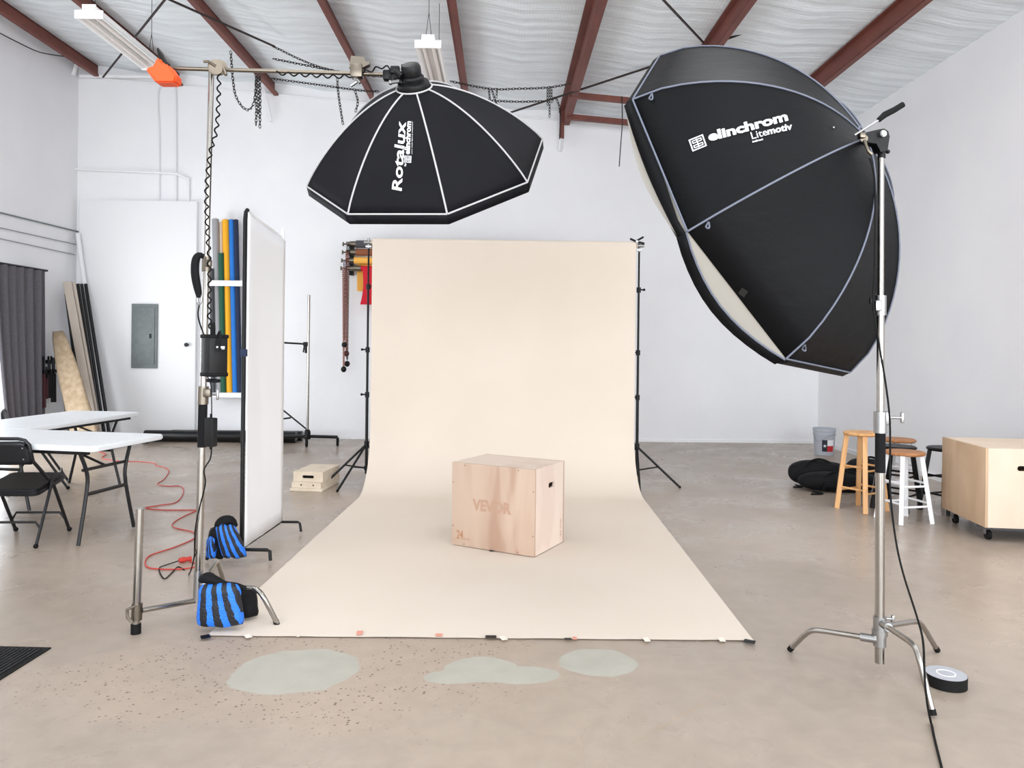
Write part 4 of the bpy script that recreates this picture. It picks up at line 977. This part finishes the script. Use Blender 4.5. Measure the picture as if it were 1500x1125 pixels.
pouch(t, P(356, 884, 4.1), .15, .15, .08, .3, tilt=-.2, seed=4, mat='blackcloth')
obj('top_flap', MB().tube([P(295, 850, 3.93), P(300, 847, 3.92), P(312, 849, 3.92), P(328, 857, 3.94), P(345, 859, 3.96), P(360, 862, 3.98)], [.018, .026, .026, .022, .02, .012], 12, smooth=3), M['blackcloth'], t)
obj('carry_strap', MB().tube([P(297, 850, 3.98), P(301, 841, 4.02), P(312, 842, 4.05), P(318, 852, 4.04)], .008, 8, smooth=4), M['blackcloth'], t)
c2 = P(330, 790, 5.1)
t = sandbag(c2, 0, 'blue and black striped sandbag hung over the near foot of the white panel')
pouch(t, P(317, 795, 5.09), .13, .22, .09, -.5, tilt=.2, seed=7, shear=.02, mat='blackcloth')
pouch(t, P(337, 793, 5.06), .15, .23, .09, .15, tilt=.1, seed=9, shear=-.03)
pouch(t, P(309, 802, 5.03), .07, .15, .05, -.5, tilt=.15, seed=12, shear=.01)
obj('top_flap', MB().tube([P(318, 776, 5.06), P(321, 768, 5.06), P(328, 763, 5.08), P(338, 763, 5.1), P(345, 771, 5.12)], [.018, .03, .034, .032, .018], 12, smooth=3), M['blackcloth'], t)

# ------------------------------------------------------------------ white panel on feet
Ya, Yb = 5.2, 5.98
na, nb = P(354, 800, Ya), P(410, 767, Yb); xA, xB = na.x-.0, nb.x
zb = .085; ztp = P(352, 306, Ya).z
t = thing('scrim_panel', 'tall white fabric panel in a black frame standing edge-on left of the backdrop', 'panel', ((xA+xB)/2, (Ya+Yb)/2, 0))
A0, B0 = V(xA, Ya, 0), V(xB, Yb, 0)
def pp_(f, z): p_ = A0.lerp(B0, f); return V(p_.x, p_.y, z)
obj('frame', MB().tube([pp_(.97, zb), pp_(0, zb), pp_(0, ztp-.07), pp_(.015, ztp-.02), pp_(.05, ztp)], .0145, 10), M['black'], t)
obj('top_sleeve', MB().tube([pp_(.05, ztp), pp_(.3, ztp-.035), pp_(.6, ztp-.055), pp_(.94, ztp-.09), pp_(.985, ztp-.12), pp_(1, ztp-.17), pp_(1, zb)], .012, 10, smooth=2), M['white'], t)
rws = []
for i in range(25):
    f = i/24; row = []
    for j in range(15):
        g2 = j/14; z = zb+.01+(ztp-.03-zb)*f
        zsag = .09*g2**.7*max(0, (f-.6))/.4
        p_ = pp_(.0+g2, z-zsag)
        off = -.02*math.sin(PI*g2)*math.sin(PI*f)+.005*noise.noise(Vector((g2*8+f*2, f*1.2, 0)))
        row.append(p_+V(.018+off, -.0, 0))
    rws.append(row)
o = obj('fabric', MB().grid(rws), M['white'], t, sharp=80); so = o.modifiers.new('c', 'SOLIDIFY'); so.thickness = .002
ftA = V(xA, Ya, zb)
obj('foot', MB().tube([ftA+V(-.22, -.02, .0), ftA+V(.18, -.03, .0), ftA+V(.20, -.03, -.01), ftA+V(.205, -.035, -.07)], .012, 8).tube([ftA+V(-.2, -.02, 0), ftA+V(-.22, -.02, -.02), ftA+V(-.225, -.02, -.072)], .012, 8), M['black'], t)
ftB = V(xB, Yb, zb)
obj('foot', MB().tube([ftB+V(-.2, 0, .0), ftB+V(.14, -.0, .0), ftB+V(.155, 0, -.01), ftB+V(.165, 0, -.073)], .010, 8), M['black'], t)
obj('corner_joint', MB().box(pp_(0, 1.41), (.04, .04, .05), bev=.005), M['navy'], t, label='small dark blue tape wrap')

# ------------------------------------------------------------------ folding tables
def folding_table(corner, ang, L, W_, H, label):
    """corner = right near corner, long side runs along direction ang, width along ang-90deg"""
    t = thing('folding_table', label, 'table', (corner[0], corner[1], 0), ang, 'white folding tables')
    mb = MB(); r = .05; pl_ = []
    for cx_, cy_, a0 in ((L-r, -r, 0), (L-r, -W_+r, -PI/2), (r, -W_+r, -PI), (r, -r, -1.5*PI)):
        for k in range(6):
            a_ = a0+PI/2-PI/2*k/5; pl_.append((cx_+r*math.cos(a_), cy_+r*math.sin(a_)))
    mb.prism(pl_, .04, Matrix.Translation((0, 0, H-.04)))
    bmesh.ops.bevel(mb.bm, geom=[e for e in mb.bm.edges if e.calc_face_angle(0) > 1.0], offset=.008, segments=2, affect='EDGES')
    obj('tabletop', mb, M['tabletop'], t, world=False)
    obj('under_frame', MB().box((L/2, -.07, H-.055), (L-.2, .03, .03)).box((L/2, -W_+.07, H-.055), (L-.2, .03, .03)), M['black'], t, world=False)
    for xx, sg in ((.22, 1), (L-.22, -1)):
        for yy, s2 in ((-.12, 1), (-W_+.12, -1)):
            obj('leg', MB().tube([(xx, yy-.0*s2, H-.05), (xx-.01*sg, yy-.07*s2, H-.22), (xx-.01*sg, yy-.07*s2, H-.36), (xx-.02*sg, yy+.02*s2, .01)], .014, 10, smooth=3), M['dgrey_metal'], t, world=False)
        obj('leg_brace', MB().tube([(xx, -.16, H-.2), (xx, -W_+.16, H-.2)], .012, 8).tube([(xx-.01*sg, -.19, .36), (xx-.01*sg, -W_+.19, .36)], .014, 8).tube([(xx, -W_/2, H-.2), (xx+.38*sg, -W_/2, H-.06)], .010, 8), M['dgrey_metal'], t, world=False)
    return t
# local x runs to the left (angle ~170deg), local -y runs away from the camera
folding_table((-2.84, 5.38), math.radians(169), 1.83, .80, .74, 'white folding table nearest the camera at the left, with a folding chair before it')
folding_table((-4.73, 6.52), math.radians(83), 1.66, .76, .74, 'white folding table behind the nearer one, by the grey curtain')

# ------------------------------------------------------------------ folding chairs  (faces +Y)
def folding_chair(label):
    t = thing('folding_chair', label, 'chair', (0, 0, 0), 0, 'black padded folding chairs')
    W_ = .44; tm = M['dgrey_metal']
    mb = MB()
    # seat pad
    pl_ = []
    for cx_, cy_, a0 in ((.15, .16, 0), (-.15, .16, PI/2), (-.15, -.15, PI), (.15, -.15, 1.5*PI)):
        for k in range(6): a_ = a0+PI/2*k/5; pl_.append((cx_+.06*math.cos(a_), cy_+.06*math.sin(a_)))
    mb.prism(pl_, .055, Matrix.Translation((0, 0, .385))@Matrix.Rotation(math.radians(8), 4, 'X'))
    bmesh.ops.bevel(mb.bm, geom=[e for e in mb.bm.edges if e.calc_face_angle(0) > 1.0], offset=.016, segments=3, affect='EDGES')
    obj('seat', mb, M['vinyl'], t, world=False)
    # backrest
    rws = []
    for i in range(7):
        f = i/6; z = .60+.165*f; row = []
        for j in range(13):
            x = -.195+.39*j/12; zz = z-(.05*max(0, (abs(x)-.13)/.065)**2 if i == 6 else 0)*1.0
            row.append(V(x, -.262-.03*f-.02*(1-(x/.2)**2)+.0, zz))
        rws.append(row)
    o = obj('backrest', MB().grid(rws), M['vinyl'], t, world=False); so = o.modifiers.new('t', 'SOLIDIFY'); so.thickness = .018; so.offset = 0
    mb = MB()
    for x in (-.16, .16):
        for z in (.64, .72): mb.ball((x, -.30-.03*(z-.6)/.165, z), .006)
    obj('rivet', mb, M['cast'], t, world=False)
    # long tube with the bend over the back
    for s in (-1, 1):
        l = obj('leg', MB().tube([(s*.2, .255, .012), (s*.2, .02, .40), (s*.2, -.26, .60 if False else .62), (s*.2, -.292, .70)], .0125, 10), tm, t, world=False)
        obj('rubber_foot', MB().ball((s*.2, .257, .016), .018), M['rubber'], l, world=False)
        l = obj('leg', MB().tube([(s*.22, -.25, .012), (s*.22, -.03, .46)], .0115, 10), tm, t, world=False)
        obj('rubber_foot', MB().ball((s*.22, -.25, .016), .017), M['rubber'], l, world=False)
    obj('back_frame', MB().tube([(-.2, -.29, .69), (-.195, -.297, .74), (-.165, -.302, .775), (-.12, -.304, .785), (.12, -.304, .785), (.165, -.302, .775), (.195, -.297, .74), (.2, -.29, .69)], .0125, 8), tm, t, world=False)
    obj('stretcher', MB().tube([(-.2, .2, .10), (-.16, .19, .16), (.16, .19, .16), (.2, .2, .10)], .009, 8).tube([(-.22, -.19, .12), (-.18, -.18, .17), (.18, -.18, .17), (.22, -.19, .12)], .009, 8), tm, t, world=False)
    return t
ch = folding_chair('black folding chair at the left edge, back to the camera, before the near white table')
ch.location = (-3.53, 5.72, 0); ch.rotation_euler = (0, 0, math.radians(3))
dup(ch, (-4.62, 7.72, 0), math.radians(-62), 'black folding chair half hidden behind the far end of the back white table')
dup(ch, (-4.98, 7.05, 0), math.radians(-95), 'black folding chair behind the white tables, its back just above the rear tabletop')

# ------------------------------------------------------------------ red extension cord
rp_ = [(196, 648), (182, 650), (160, 655), (146, 660), (150, 664), (155, 666), (150, 672), (175, 676), (205, 677), (226, 679), (229, 683), (240, 685), (247.5, 691), (240, 703), (230.5, 710), (245, 713), (264, 713), (269, 721), (259, 736), (235, 741), (213, 745), (240, 748), (280, 748), (287, 749), (270, 757), (254, 767), (256, 774), (284, 781), (284, 790), (255, 803), (222, 814), (213, 823), (216, 832), (235, 835), (262, 835), (285, 832), (286, 827), (278, 824)]
t = thing('extension_cord', 'red extension cord snaking over the floor between the tables and the left stand', 'cord', G(240, 760))
obj('cord', MB().tube([G(x, y)+V(0, 0, .006) for x, y in rp_], .0046, 8, smooth=6), M['red'], t)
pa, pb = G(262, 825)+V(0, 0, .018), G(280, 822)+V(0, 0, .018)
obj('socket_end', MB().tube([pa, pa.lerp(pb, .4), pa.lerp(pb, .6), pb], [.015, .02, .014, .017], 10), M['red'], t)

# black door mat
mp_ = [G(76, 951), G(0, 998), G(-60, 1035), G(-75, 1000), G(-60, 945), G(0, 946), G(40, 946.5)]
g0, g1, g2 = G(75, 950), G(0, 997), G(0, 946)
e1 = (g1-g0).normalized(); e2 = V(-e1.y, e1.x, 0); e2 = e2 if e2.x < 0 else -e2
t = thing('door_mat', 'black ribbed rubber-edged mat at the lower left edge', 'mat', (g0.x, g0.y, 0))
Mm = Matrix(((e1.x, e2.x, 0, g0.x), (e1.y, e2.y, 0, g0.y), (0, 0, 1, 0), (0, 0, 0, 1)))
obj('mat_edge', MB().prism([(0, 0), (.9, 0), (.9, .6), (0, .6)], .006, Mm), M['rubber'], t)
mb = MB()
for k in range(26): mb.prism([(.03, .03+k*.021), (.87, .03+k*.021), (.87, .041+k*.021), (.03, .041+k*.021)], .005, Mm@Matrix.Translation((0, 0, .006)))
obj('ribbing', mb, M['mat'], t)

# ------------------------------------------------------------------ curtain and left wall things
t = thing('curtain', 'grey curtain hanging on the left wall over the bright doorway', 'curtain', (XL+.12, 10.4, .3))
Yc0, Yc1 = 9.8, 10.92; rws = []
zt_ = 2.46; zb_ = .12
for i in range(21):
    f = i/20; row = []
    for j in range(61):
        g2 = j/60; y0_ = Yc0+.30*(f**1.3)
        y = y0_+(Yc1-y0_)*g2
        amp = .03+.02*f
        x = XL+.10+amp*math.sin(g2*2*PI*6+.6*math.sin(f*2))+.01*math.sin(g2*31)
        row.append(V(x, y, zt_-(zt_-zb_)*f))
    rws.append(row)
obj('cloth', MB().grid(rws), M['curtain'], t, sharp=80)
obj('rod', MB().cyl((XL+.10, 7.7, zt_+.01), (XL+.10, Yc1+.05, zt_+.01), .014).box((XL+.05, Yc1+.02, zt_+.01), (.1, .02, .03)), M['black'], t)
# rack of stands on the left wall
def onw(px, py, off=.05):
    d = ray(px, py); return V(0, 0, EYE)+d*((XL+off)/d.x)
t = thing('wall_rack', 'small black peg rail on the left wall between the curtain and the leaning boards', 'rack', onw(71, 535))
obj('rail', MB().tube([onw(60, 530, .03), onw(84, 530, .03)], .028, 6), M['black'], t)
for x in (62.5, 71, 75, 81):
    obj('peg', MB().tube([onw(x, 531, .02), onw(x, 527, .1), onw(x, 522, .11)], .014, 6), M['black'], t)
for x, y0, y1, m_, r_, lb in ((63, 522, 597, 'maroon', .034, 'dark maroon folded stand, longest one'), (68, 537, 584, 'maroon', .022, 'dark maroon folded stand in the middle'), (72, 528, 583, 'black', .03, 'black folded stand in the middle'), (78, 524, 589, 'black', .036, 'black folded stand, the one next to the leaning boards')):
    a, b = onw(x, y0, .1), onw(x+.6, y1, .1)
    t = thing('hanging_stand', lb+' hanging on the left wall rail', 'stand', b, 0, 'folded stands hanging on the left wall')
    obj('tube', MB().cyl(b, a.lerp(b, .35), r_, n=10), M[m_], t)
    obj('head', MB().cyl(a.lerp(b, .36), a, r_*.6, n=8).box(a.lerp(b, .3), (r_*2.2, r_*2.2, .05)), M['black'], t)
# leaning boards and tubes
def lean(name, top_px, bot_px, Yt, Yb_, w_, th, m, label, cat, zb0=0.002, rzx=0):
    a = P(*top_px, Yt); b = P(*bot_px, Yb_); d = (b-a); b = a+d*((zb0-a.z)/d.z); d = a-b
    u = d.normalized(); sd = V(.35, -1, 0).cross(u).normalized(); fr = u.cross(sd)
    Mq = Matrix((sd, fr, u)).transposed().to_4x4(); Mq.translation = (a+b)/2
    return obj(name, MB().box((0, 0, 0), (1, 1, 1), m=Mq@Matrix.Diagonal((w_, th, d.length, 1))), M[m], label=label, cat=cat, group='boards and tubes leaning in the left corner', origin=b)
mb = MB(); a = P(86, 487, 10.95); b = P(116, 602, 10.55); d = (b-a); b = a+d*((.01-a.z)/d.z)
rws = []
for i in range(15):
    f = i/14; p_ = a.lerp(b, f); wv = (.065+.10*min(1, f*2.2))*(1+.08*math.sin(f*9)); row = []
    if i == 0: wv = .05
    for j in range(9):
        g2 = -1+j/4; row.append(p_+V(g2*wv, -.02*(1-g2*g2)+.02, 0))
    rws.append(row)
o = obj('cork_slab', mb.grid(rws), M['cork'], label='mottled tan slab with rounded top leaning nearest the curtain', cat='board', group='boards and tubes leaning in the left corner'); so = o.modifiers.new('t', 'SOLIDIFY'); so.thickness = .05
lean('dark_strip', (80, 489), (98, 602), 11.0, 10.75, .05, .03, 'rod', 'thin dark strip leaning behind the tan slab', 'board')
lean('plank', (98.5, 413), (132, 600), 11.35, 11.0, .11, .03, 'driftboard', 'pale grey-beige plank leaning in the left corner, widest one', 'board')
lean('dark_plank', (100, 430), (122, 600), 11.5, 11.3, .10, .02, 'black', 'dark plank leaning behind the pale grey-beige plank', 'board')
def ltube(top_px, bot_px, Yt, Yb_, r, m, label):
    a = P(*top_px, Yt); b = P(*bot_px, Yb_); d = (b-a); b = a+d*((.002-a.z)/d.z)
    obj('leaning_tube', MB().cyl(b, a, r, n=14), M[m], label=label, cat='tube', group='boards and tubes leaning in the left corner', origin=b)
ltube((108, 413), (141, 600), 11.4, 11.1, .022, 'driftboard', 'pale wooden pole leaning between the plank and the black tubes')
ltube((114, 416), (146.5, 629), 11.5, 11.2, .024, 'blackroll', 'black tube leaning in the left corner, leftmost of three')
ltube((119.5, 416), (152, 629), 11.58, 11.28, .022, 'blackroll', 'black tube leaning in the left corner, middle of three')
ltube((125.5, 416), (159, 629), 11.66, 11.36, .024, 'blackroll', 'black tube leaning in the left corner, rightmost of three')
ltube((114, 342), (148, 600), 11.76, 11.55, .032, 'white', 'tall white pipe leaning in the left corner behind the black tubes')

# ------------------------------------------------------------------ plywood jump box on the backdrop
bB, bA, bC = G(782.5, 814.3, .02), G(661.2, 795.6, .02), G(826.7, 791.3, .02)
ang = math.atan2((bA-bB).y, (bA-bB).x); LA, LB, HH = (bA-bB).length, (bC-bB).length, .605
# local frame: origin at the front vertical edge, x along the front face to the left, y away
t = thing('plyo_box', 'pale plywood jump box standing on the cream backdrop paper', 'box', (bB.x, bB.y, .012), ang)
th = .018
def rrect(cx_, cy_, w_, h_, r, n=5):
    o_ = []
    for qx, qy, a0 in ((cx_+w_/2-r, cy_+h_/2-r, 0), (cx_-w_/2+r, cy_+h_/2-r, PI/2), (cx_-w_/2+r, cy_-h_/2+r, PI), (cx_+w_/2-r, cy_-h_/2+r, 1.5*PI)):
        for k in range(n): a_ = a0+PI/2*k/(n-1); o_.append((qx+r*math.cos(a_), qy+r*math.sin(a_)))
    return o_
# local y: the far direction is -y when x points left
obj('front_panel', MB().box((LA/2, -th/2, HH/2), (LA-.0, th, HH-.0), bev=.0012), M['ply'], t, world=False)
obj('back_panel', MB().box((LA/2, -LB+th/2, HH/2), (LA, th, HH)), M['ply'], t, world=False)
obj('top_panel', MB().box((LA/2, -LB/2, HH-th/2), (LA-2*th-.001, LB-2*th-.001, th)), M['ply_lit'], t, world=False)
obj('bottom_panel', MB().box((LA/2, -LB/2, th/2), (LA-2*th-.001, LB-2*th-.001, th)), M['ply'], t, world=False)
Myz2 = Matrix(((0, 0, 1, 0), (1, 0, 0, 0), (0, 1, 0, 0), (0, 0, 0, 1)))
for xx in (-.0005, LA-th+.0005):
    obj('side_panel', MB().prism([(-LB+th, 0), (-th, 0), (-th, HH), (-LB+th, HH)], th, Matrix.Translation((xx, 0, 0))@Myz2, holes=[rrect(-LB*.55, HH-.145, .105, .038, .018)]), M['ply_lit'], t, world=False)
mb = MB()
for x, z in ((.13, .015), (.13, HH-.015), (.57, .015), (.57, HH-.015), (.012, .14), (.012, .45), (LA-.012, .14), (LA-.012, .46)): mb.cyl((x, -.001, z), (x, .0012, z), .0035, n=8)
obj('screw', mb, M['hole'], t, world=False)
def flat_text(s, x0, z0, w_, h_, m, parent, bold=.02):
    b_ = text_mb(s, bold)
    for v in b_.verts: v.co = Vector((x0-w_*v.co.x, .0012, z0+h_*v.co.y))
    q = MB(); q.bm.free(); q.bm = b_; return obj('lettering', q, m, parent, world=False, recalc=False)
flat_text('VEVOR', LA*.74, .27, .32, .085, M['burn'], t, .045)
flat_text('24', LA-.045, .048, .055, .065, M['burn_dark'], t)
flat_text('inch', LA-.105, .045, .05, .022, M['burn'], t, 0)
mb = MB(); b_ = text_mb('20 inch', .01)
for v in b_.verts: v.co = Vector((-.0018, -LB+.05+.02*v.co.y*-1+.02, .05+.13*v.co.x))
mb.bm.free(); mb.bm = b_; obj('lettering', mb, M['burn'], t, world=False, recalc=False)
g_ = G(722, 806, .012); obj('tape_strip', MB().box((g_.x, g_.y-.01, .0135), (.05, .03, .0015), .3), M['black'], label='small black tape piece sticking out under the plywood jump box', cat='tape')

# ------------------------------------------------------------------ apple boxes
fl2, fr2 = G(422, 719.5), G(464, 720.5); an = math.atan2((fr2-fl2).y, (fr2-fl2).x)-math.radians(4)
zz = 0
for nm, h_, dx, dy, rz_, lb, w_, l_ in (('pancake', .03, -.012, -.02, 0.03, 'thin plywood board at the bottom of the wooden stack beside the white panel', .33, .50), ('quarter', .06, 0, .0, -.02, 'low plywood apple box in the middle of the stack, with two small holes', .305, .5), ('half', .10, .015, .0, .03, 'plywood apple box on top of the stack, with a dark hand slot', .305, .5)):
    ox = fl2+V(.03+dx, .02+dy, 0)
    t = thing('apple_box', lb, 'box', (ox.x, ox.y, zz+.001), an+rz_, 'stacked plywood apple boxes')
    if h_ > .05:
        hl = [rrect(w_/2, h_/2, .12, .03, .014)] if h_ > .08 else [rrect(w_*.32, h_/2, .018, .018, .008), rrect(w_*.74, h_/2, .018, .018, .008)]
        obj('end_panel', MB().prism([(0, 0), (w_, 0), (w_, h_), (0, h_)], .015, Mxz, holes=hl), M['apple'], t, world=False)
        obj('body', MB().box((w_/2, l_/2+.008, .006), (w_, l_-.016, .012)).box((w_/2, l_/2+.008, h_-.006), (w_, l_-.016, .012)).box((.006, l_/2+.008, h_/2), (.012, l_-.016, h_-.024)).box((w_-.006, l_/2+.008, h_/2), (.012, l_-.016, h_-.024)).box((w_/2, l_-.006, h_/2), (w_-.024, .012, h_-.024)), M['apple'], t, world=False)
        obj('slot_shade', MB().box((w_/2, .05, h_/2), (w_-.03, .004, h_-.03)), M['hole'], t, world=False)  # black sheet inside the box, stands in for the shade behind the holes
    else: obj('board', MB().box((w_/2, l_/2, h_/2), (w_, l_, h_-.001), bev=.002), M['apple'], t, world=False)
    zz += h_+.0015

# ------------------------------------------------------------------ right-hand things
# bucket
bc = G(1212.5, 668); bc = V(bc.x, bc.y+.12, 0)
t = thing('bucket', 'grey plastic bucket with a lone-star flag label by the right end of the back wall', 'bucket', bc)
obj('body', MB().lathe([(.128, .002), (.146, .33), (.152, .335), (.152, .375), (.146, .375), (.14, .33), (.124, .01), (.02, .01)], bc, n=40), M['bucket'], t)
obj('rib', MB().lathe([(.143, .285), (.152, .287), (.152, .295), (.144, .297)], bc, n=40), M['bucket'], t)
obj('bail_handle', MB().tube(catmull([bc+V(-.15, 0, .3), bc+V(-.14, -.08, .2), bc+V(-.08, -.15, .24), bc+V(.0, -.17, .28), bc+V(.08, -.15, .3), bc+V(.15, 0, .31)], 5), .003, 6), M['cast'], t)
def bpatch(a0, a1, z0, z1, m, nm, e=.0015):
    rws = []
    for i in range(2):
        z = z0+(z1-z0)*i; r = .128+.018*z/.33+e; rws.append([bc+V(math.sin(a0+(a1-a0)*j/8)*r, -math.cos(a0+(a1-a0)*j/8)*r, z) for j in range(9)])
    obj(nm, MB().grid(rws), m, t)
bpatch(-.6, -.1, .06, .22, M['flagblue'], 'flag_label'); bpatch(-.1, .6, .14, .22, M['white'], 'flag_label'); bpatch(-.1, .6, .06, .14, M['flagred'], 'flag_label')
m_ = MB(); r = .141; cs = V(bc.x-math.sin(.35)*r, bc.y-math.cos(.35)*r-.004, .14); r = .02
m_.bm.faces.new([m_.bm.verts.new(cs+V(math.sin(k*PI/5)*(.026 if k % 2 == 0 else .010)*.94, -math.sin(k*PI/5)*(.026 if k % 2 == 0 else .010)*-.34*-1, math.cos(k*PI/5)*(.026 if k % 2 == 0 else .010))) for k in range(10)])
obj('star', m_, M['white'], t)
# bags
def bag(c, L, W_, H, rz, label, seed):
    mb = MB(); bmesh.ops.create_icosphere(mb.bm, subdivisions=4, radius=1)
    for v in mb.bm.verts:
        x, y, z = v.co; f = lambda q, p: math.copysign(abs(q)**p, q)
        n_ = 1+.10*noise.noise(Vector((x*1.5+seed, y*1.5, z*1.5)))
        v.co = Vector((f(x, .75)*L/2, f(y, .8)*W_/2*n_, max(-H/2, f(z, .8)*H/2*n_)))
    bmesh.ops.transform(mb.bm, matrix=Matrix.Translation((0, 0, H/2+.002)), verts=mb.bm.verts[:])
    t = thing('gear_bag', label, 'bag', c, rz, 'black gear bags behind the stools')
    obj('body', mb, M['blackcloth'], t, world=False, sharp=80)
    obj('strap', MB().tube(catmull([V(-L*.25, -W_*.45, H*.2), V(-L*.22, -W_*.35, H*.85), V(-.0, -W_*.1, H*1.08), V(L*.2, -W_*.3, H*.88), V(L*.24, -W_*.48, H*.2)], 5), .012, 8).tube(catmull([V(-L*.4, -W_*.5, .02), V(-L*.3, -W_*.7, .012), V(-L*.45, -W_*.8, .012)], 4), .009, 6), M['rubber'], t, world=False)
    obj('zip_panel', MB().box((0, -W_*.47, H*.5), (L*.5, .015, H*.35), bev=.006), M['blackcloth'], t, world=False)
    return t
gA = G(1222, 722); bag(V(gA.x+.1, gA.y+.1, 0), .85, .32, .2, -.05, 'flat black gear bag on the floor behind the tall natural stool', 2)
tq = bag(V(gA.x+.0, gA.y+.40, 0), .62, .28, .27, -.25, 'taller black gear bag slumped behind the flat one, left of the stools', 6)
gA = G(1280, 716); bag(V(gA.x+.1, gA.y+.35, 0), .5, .32, .27, .2, 'black gear bag mostly hidden behind the chrome stand and stools', 9)
# stools
def stool(H, mseat, mleg, label, name='wooden_stool', sp=.155, lw=.034, rs=.165):
    t = thing(name, label, 'stool', (0, 0, 0), 0, 'round-seat stools at the right')
    obj('seat', MB().lathe([(rs*.9, H-.034), (rs, H-.024), (rs+.002, H-.012), (rs*.93, H-.002), (.02, H)], n=32), mseat, t, world=False)
    tp = .095
    corners = [(1, 1), (-1, 1), (-1, -1), (1, -1)]
    for sx, sy in corners:
        a = V(sx*tp, sy*tp, H-.034); b = V(sx*sp, sy*sp, .001); d = a-b
        Mq = Matrix.Translation((a+b)/2)@rot_to(d)
        obj('leg', MB().box((0, 0, 0), (1, 1, 1), m=Mq@Matrix.Diagonal((lw, lw, d.length, 1))), mleg, t, world=False)
    for k in range(4):
        c1, c2 = corners[k], corners[(k+1) % 4]
        for zf in (.24+.04*(k % 2), .52+.04*(k % 2)):
            e = sp-(sp-tp)*zf; obj('stretcher', MB().cyl((c1[0]*e, c1[1]*e, H*zf), (c2[0]*e, c2[1]*e, H*zf), .0095, n=10), mleg, t, world=False)
    return t
s1 = stool(.72, M['stool'], M['stool'], 'tall natural wood stool just left of the right chrome stand', sp=.15, lw=.04)
g_ = G(1252, 757); s1.location = (3.34, 7.02, 0); s1.rotation_euler = (0, 0, math.radians(28))
s2 = stool(.605, M['seatwood'], M['white'], 'white-legged stool with a brown wooden seat standing in front of the others')
s2.location = (3.50, 6.58, 0); s2.rotation_euler = (0, 0, math.radians(12))
dup(s2, (3.92, 7.50, 0), math.radians(30), 'white-legged stool with a brown wooden seat standing behind the others')
s3 = stool(.59, M['black'], M['black'], 'all-black stool between the two white-legged stools')
s3.location = (3.69, 7.07, 0); s3.rotation_euler = (0, 0, math.radians(40))
dup(s3, (4.10, 6.98, 0), math.radians(20), 'all-black stool next to the plywood crate on wheels')
# plywood box on casters
nb_ = V(3.75, 5.86, 0); fb_ = V(3.84, 6.60, 0); an = math.atan2((fb_-nb_).y, (fb_-nb_).x); LL = (fb_-nb_).length
t = thing('wheeled_plywood_box', 'large plywood crate on casters at the right edge', 'box', (nb_.x, nb_.y, 0), an)
z0, z1 = .112, .725; WW = .76
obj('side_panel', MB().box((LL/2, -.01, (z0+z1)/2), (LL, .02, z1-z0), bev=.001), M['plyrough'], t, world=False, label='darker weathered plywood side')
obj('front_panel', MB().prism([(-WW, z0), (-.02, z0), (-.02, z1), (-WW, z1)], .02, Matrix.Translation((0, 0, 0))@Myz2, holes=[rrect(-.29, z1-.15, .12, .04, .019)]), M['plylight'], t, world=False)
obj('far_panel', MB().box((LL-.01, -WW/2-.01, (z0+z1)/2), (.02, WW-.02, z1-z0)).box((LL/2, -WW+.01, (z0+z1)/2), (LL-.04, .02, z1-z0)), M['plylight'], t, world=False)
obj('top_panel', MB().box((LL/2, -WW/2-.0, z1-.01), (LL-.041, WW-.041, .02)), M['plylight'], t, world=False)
obj('dolly_base', MB().box((LL/2, -WW/2-.02, z0-.012), (LL-.06, WW-.1, .022)).box((.1, -.05, z0-.015), (.1, .09, .02)), M['dgrey'], t, world=False)
for cx_, cy_ in ((.10, -.07), (LL-.1, -.07), (.10, -WW+.08), (LL-.1, -WW+.08)):
    c_ = obj('caster', MB().cyl((cx_, cy_-.014, .04), (cx_, cy_+.014, .04), .039, n=20), M['rubber'], t, world=False)
    obj('fork', MB().box((cx_+.01, cy_-.02, .065), (.035, .004, .05)).box((cx_+.01, cy_+.02, .065), (.035, .004, .05)).box((cx_+.01, cy_, .087), (.045, .045, .005)), M['cast'], c_, world=False)
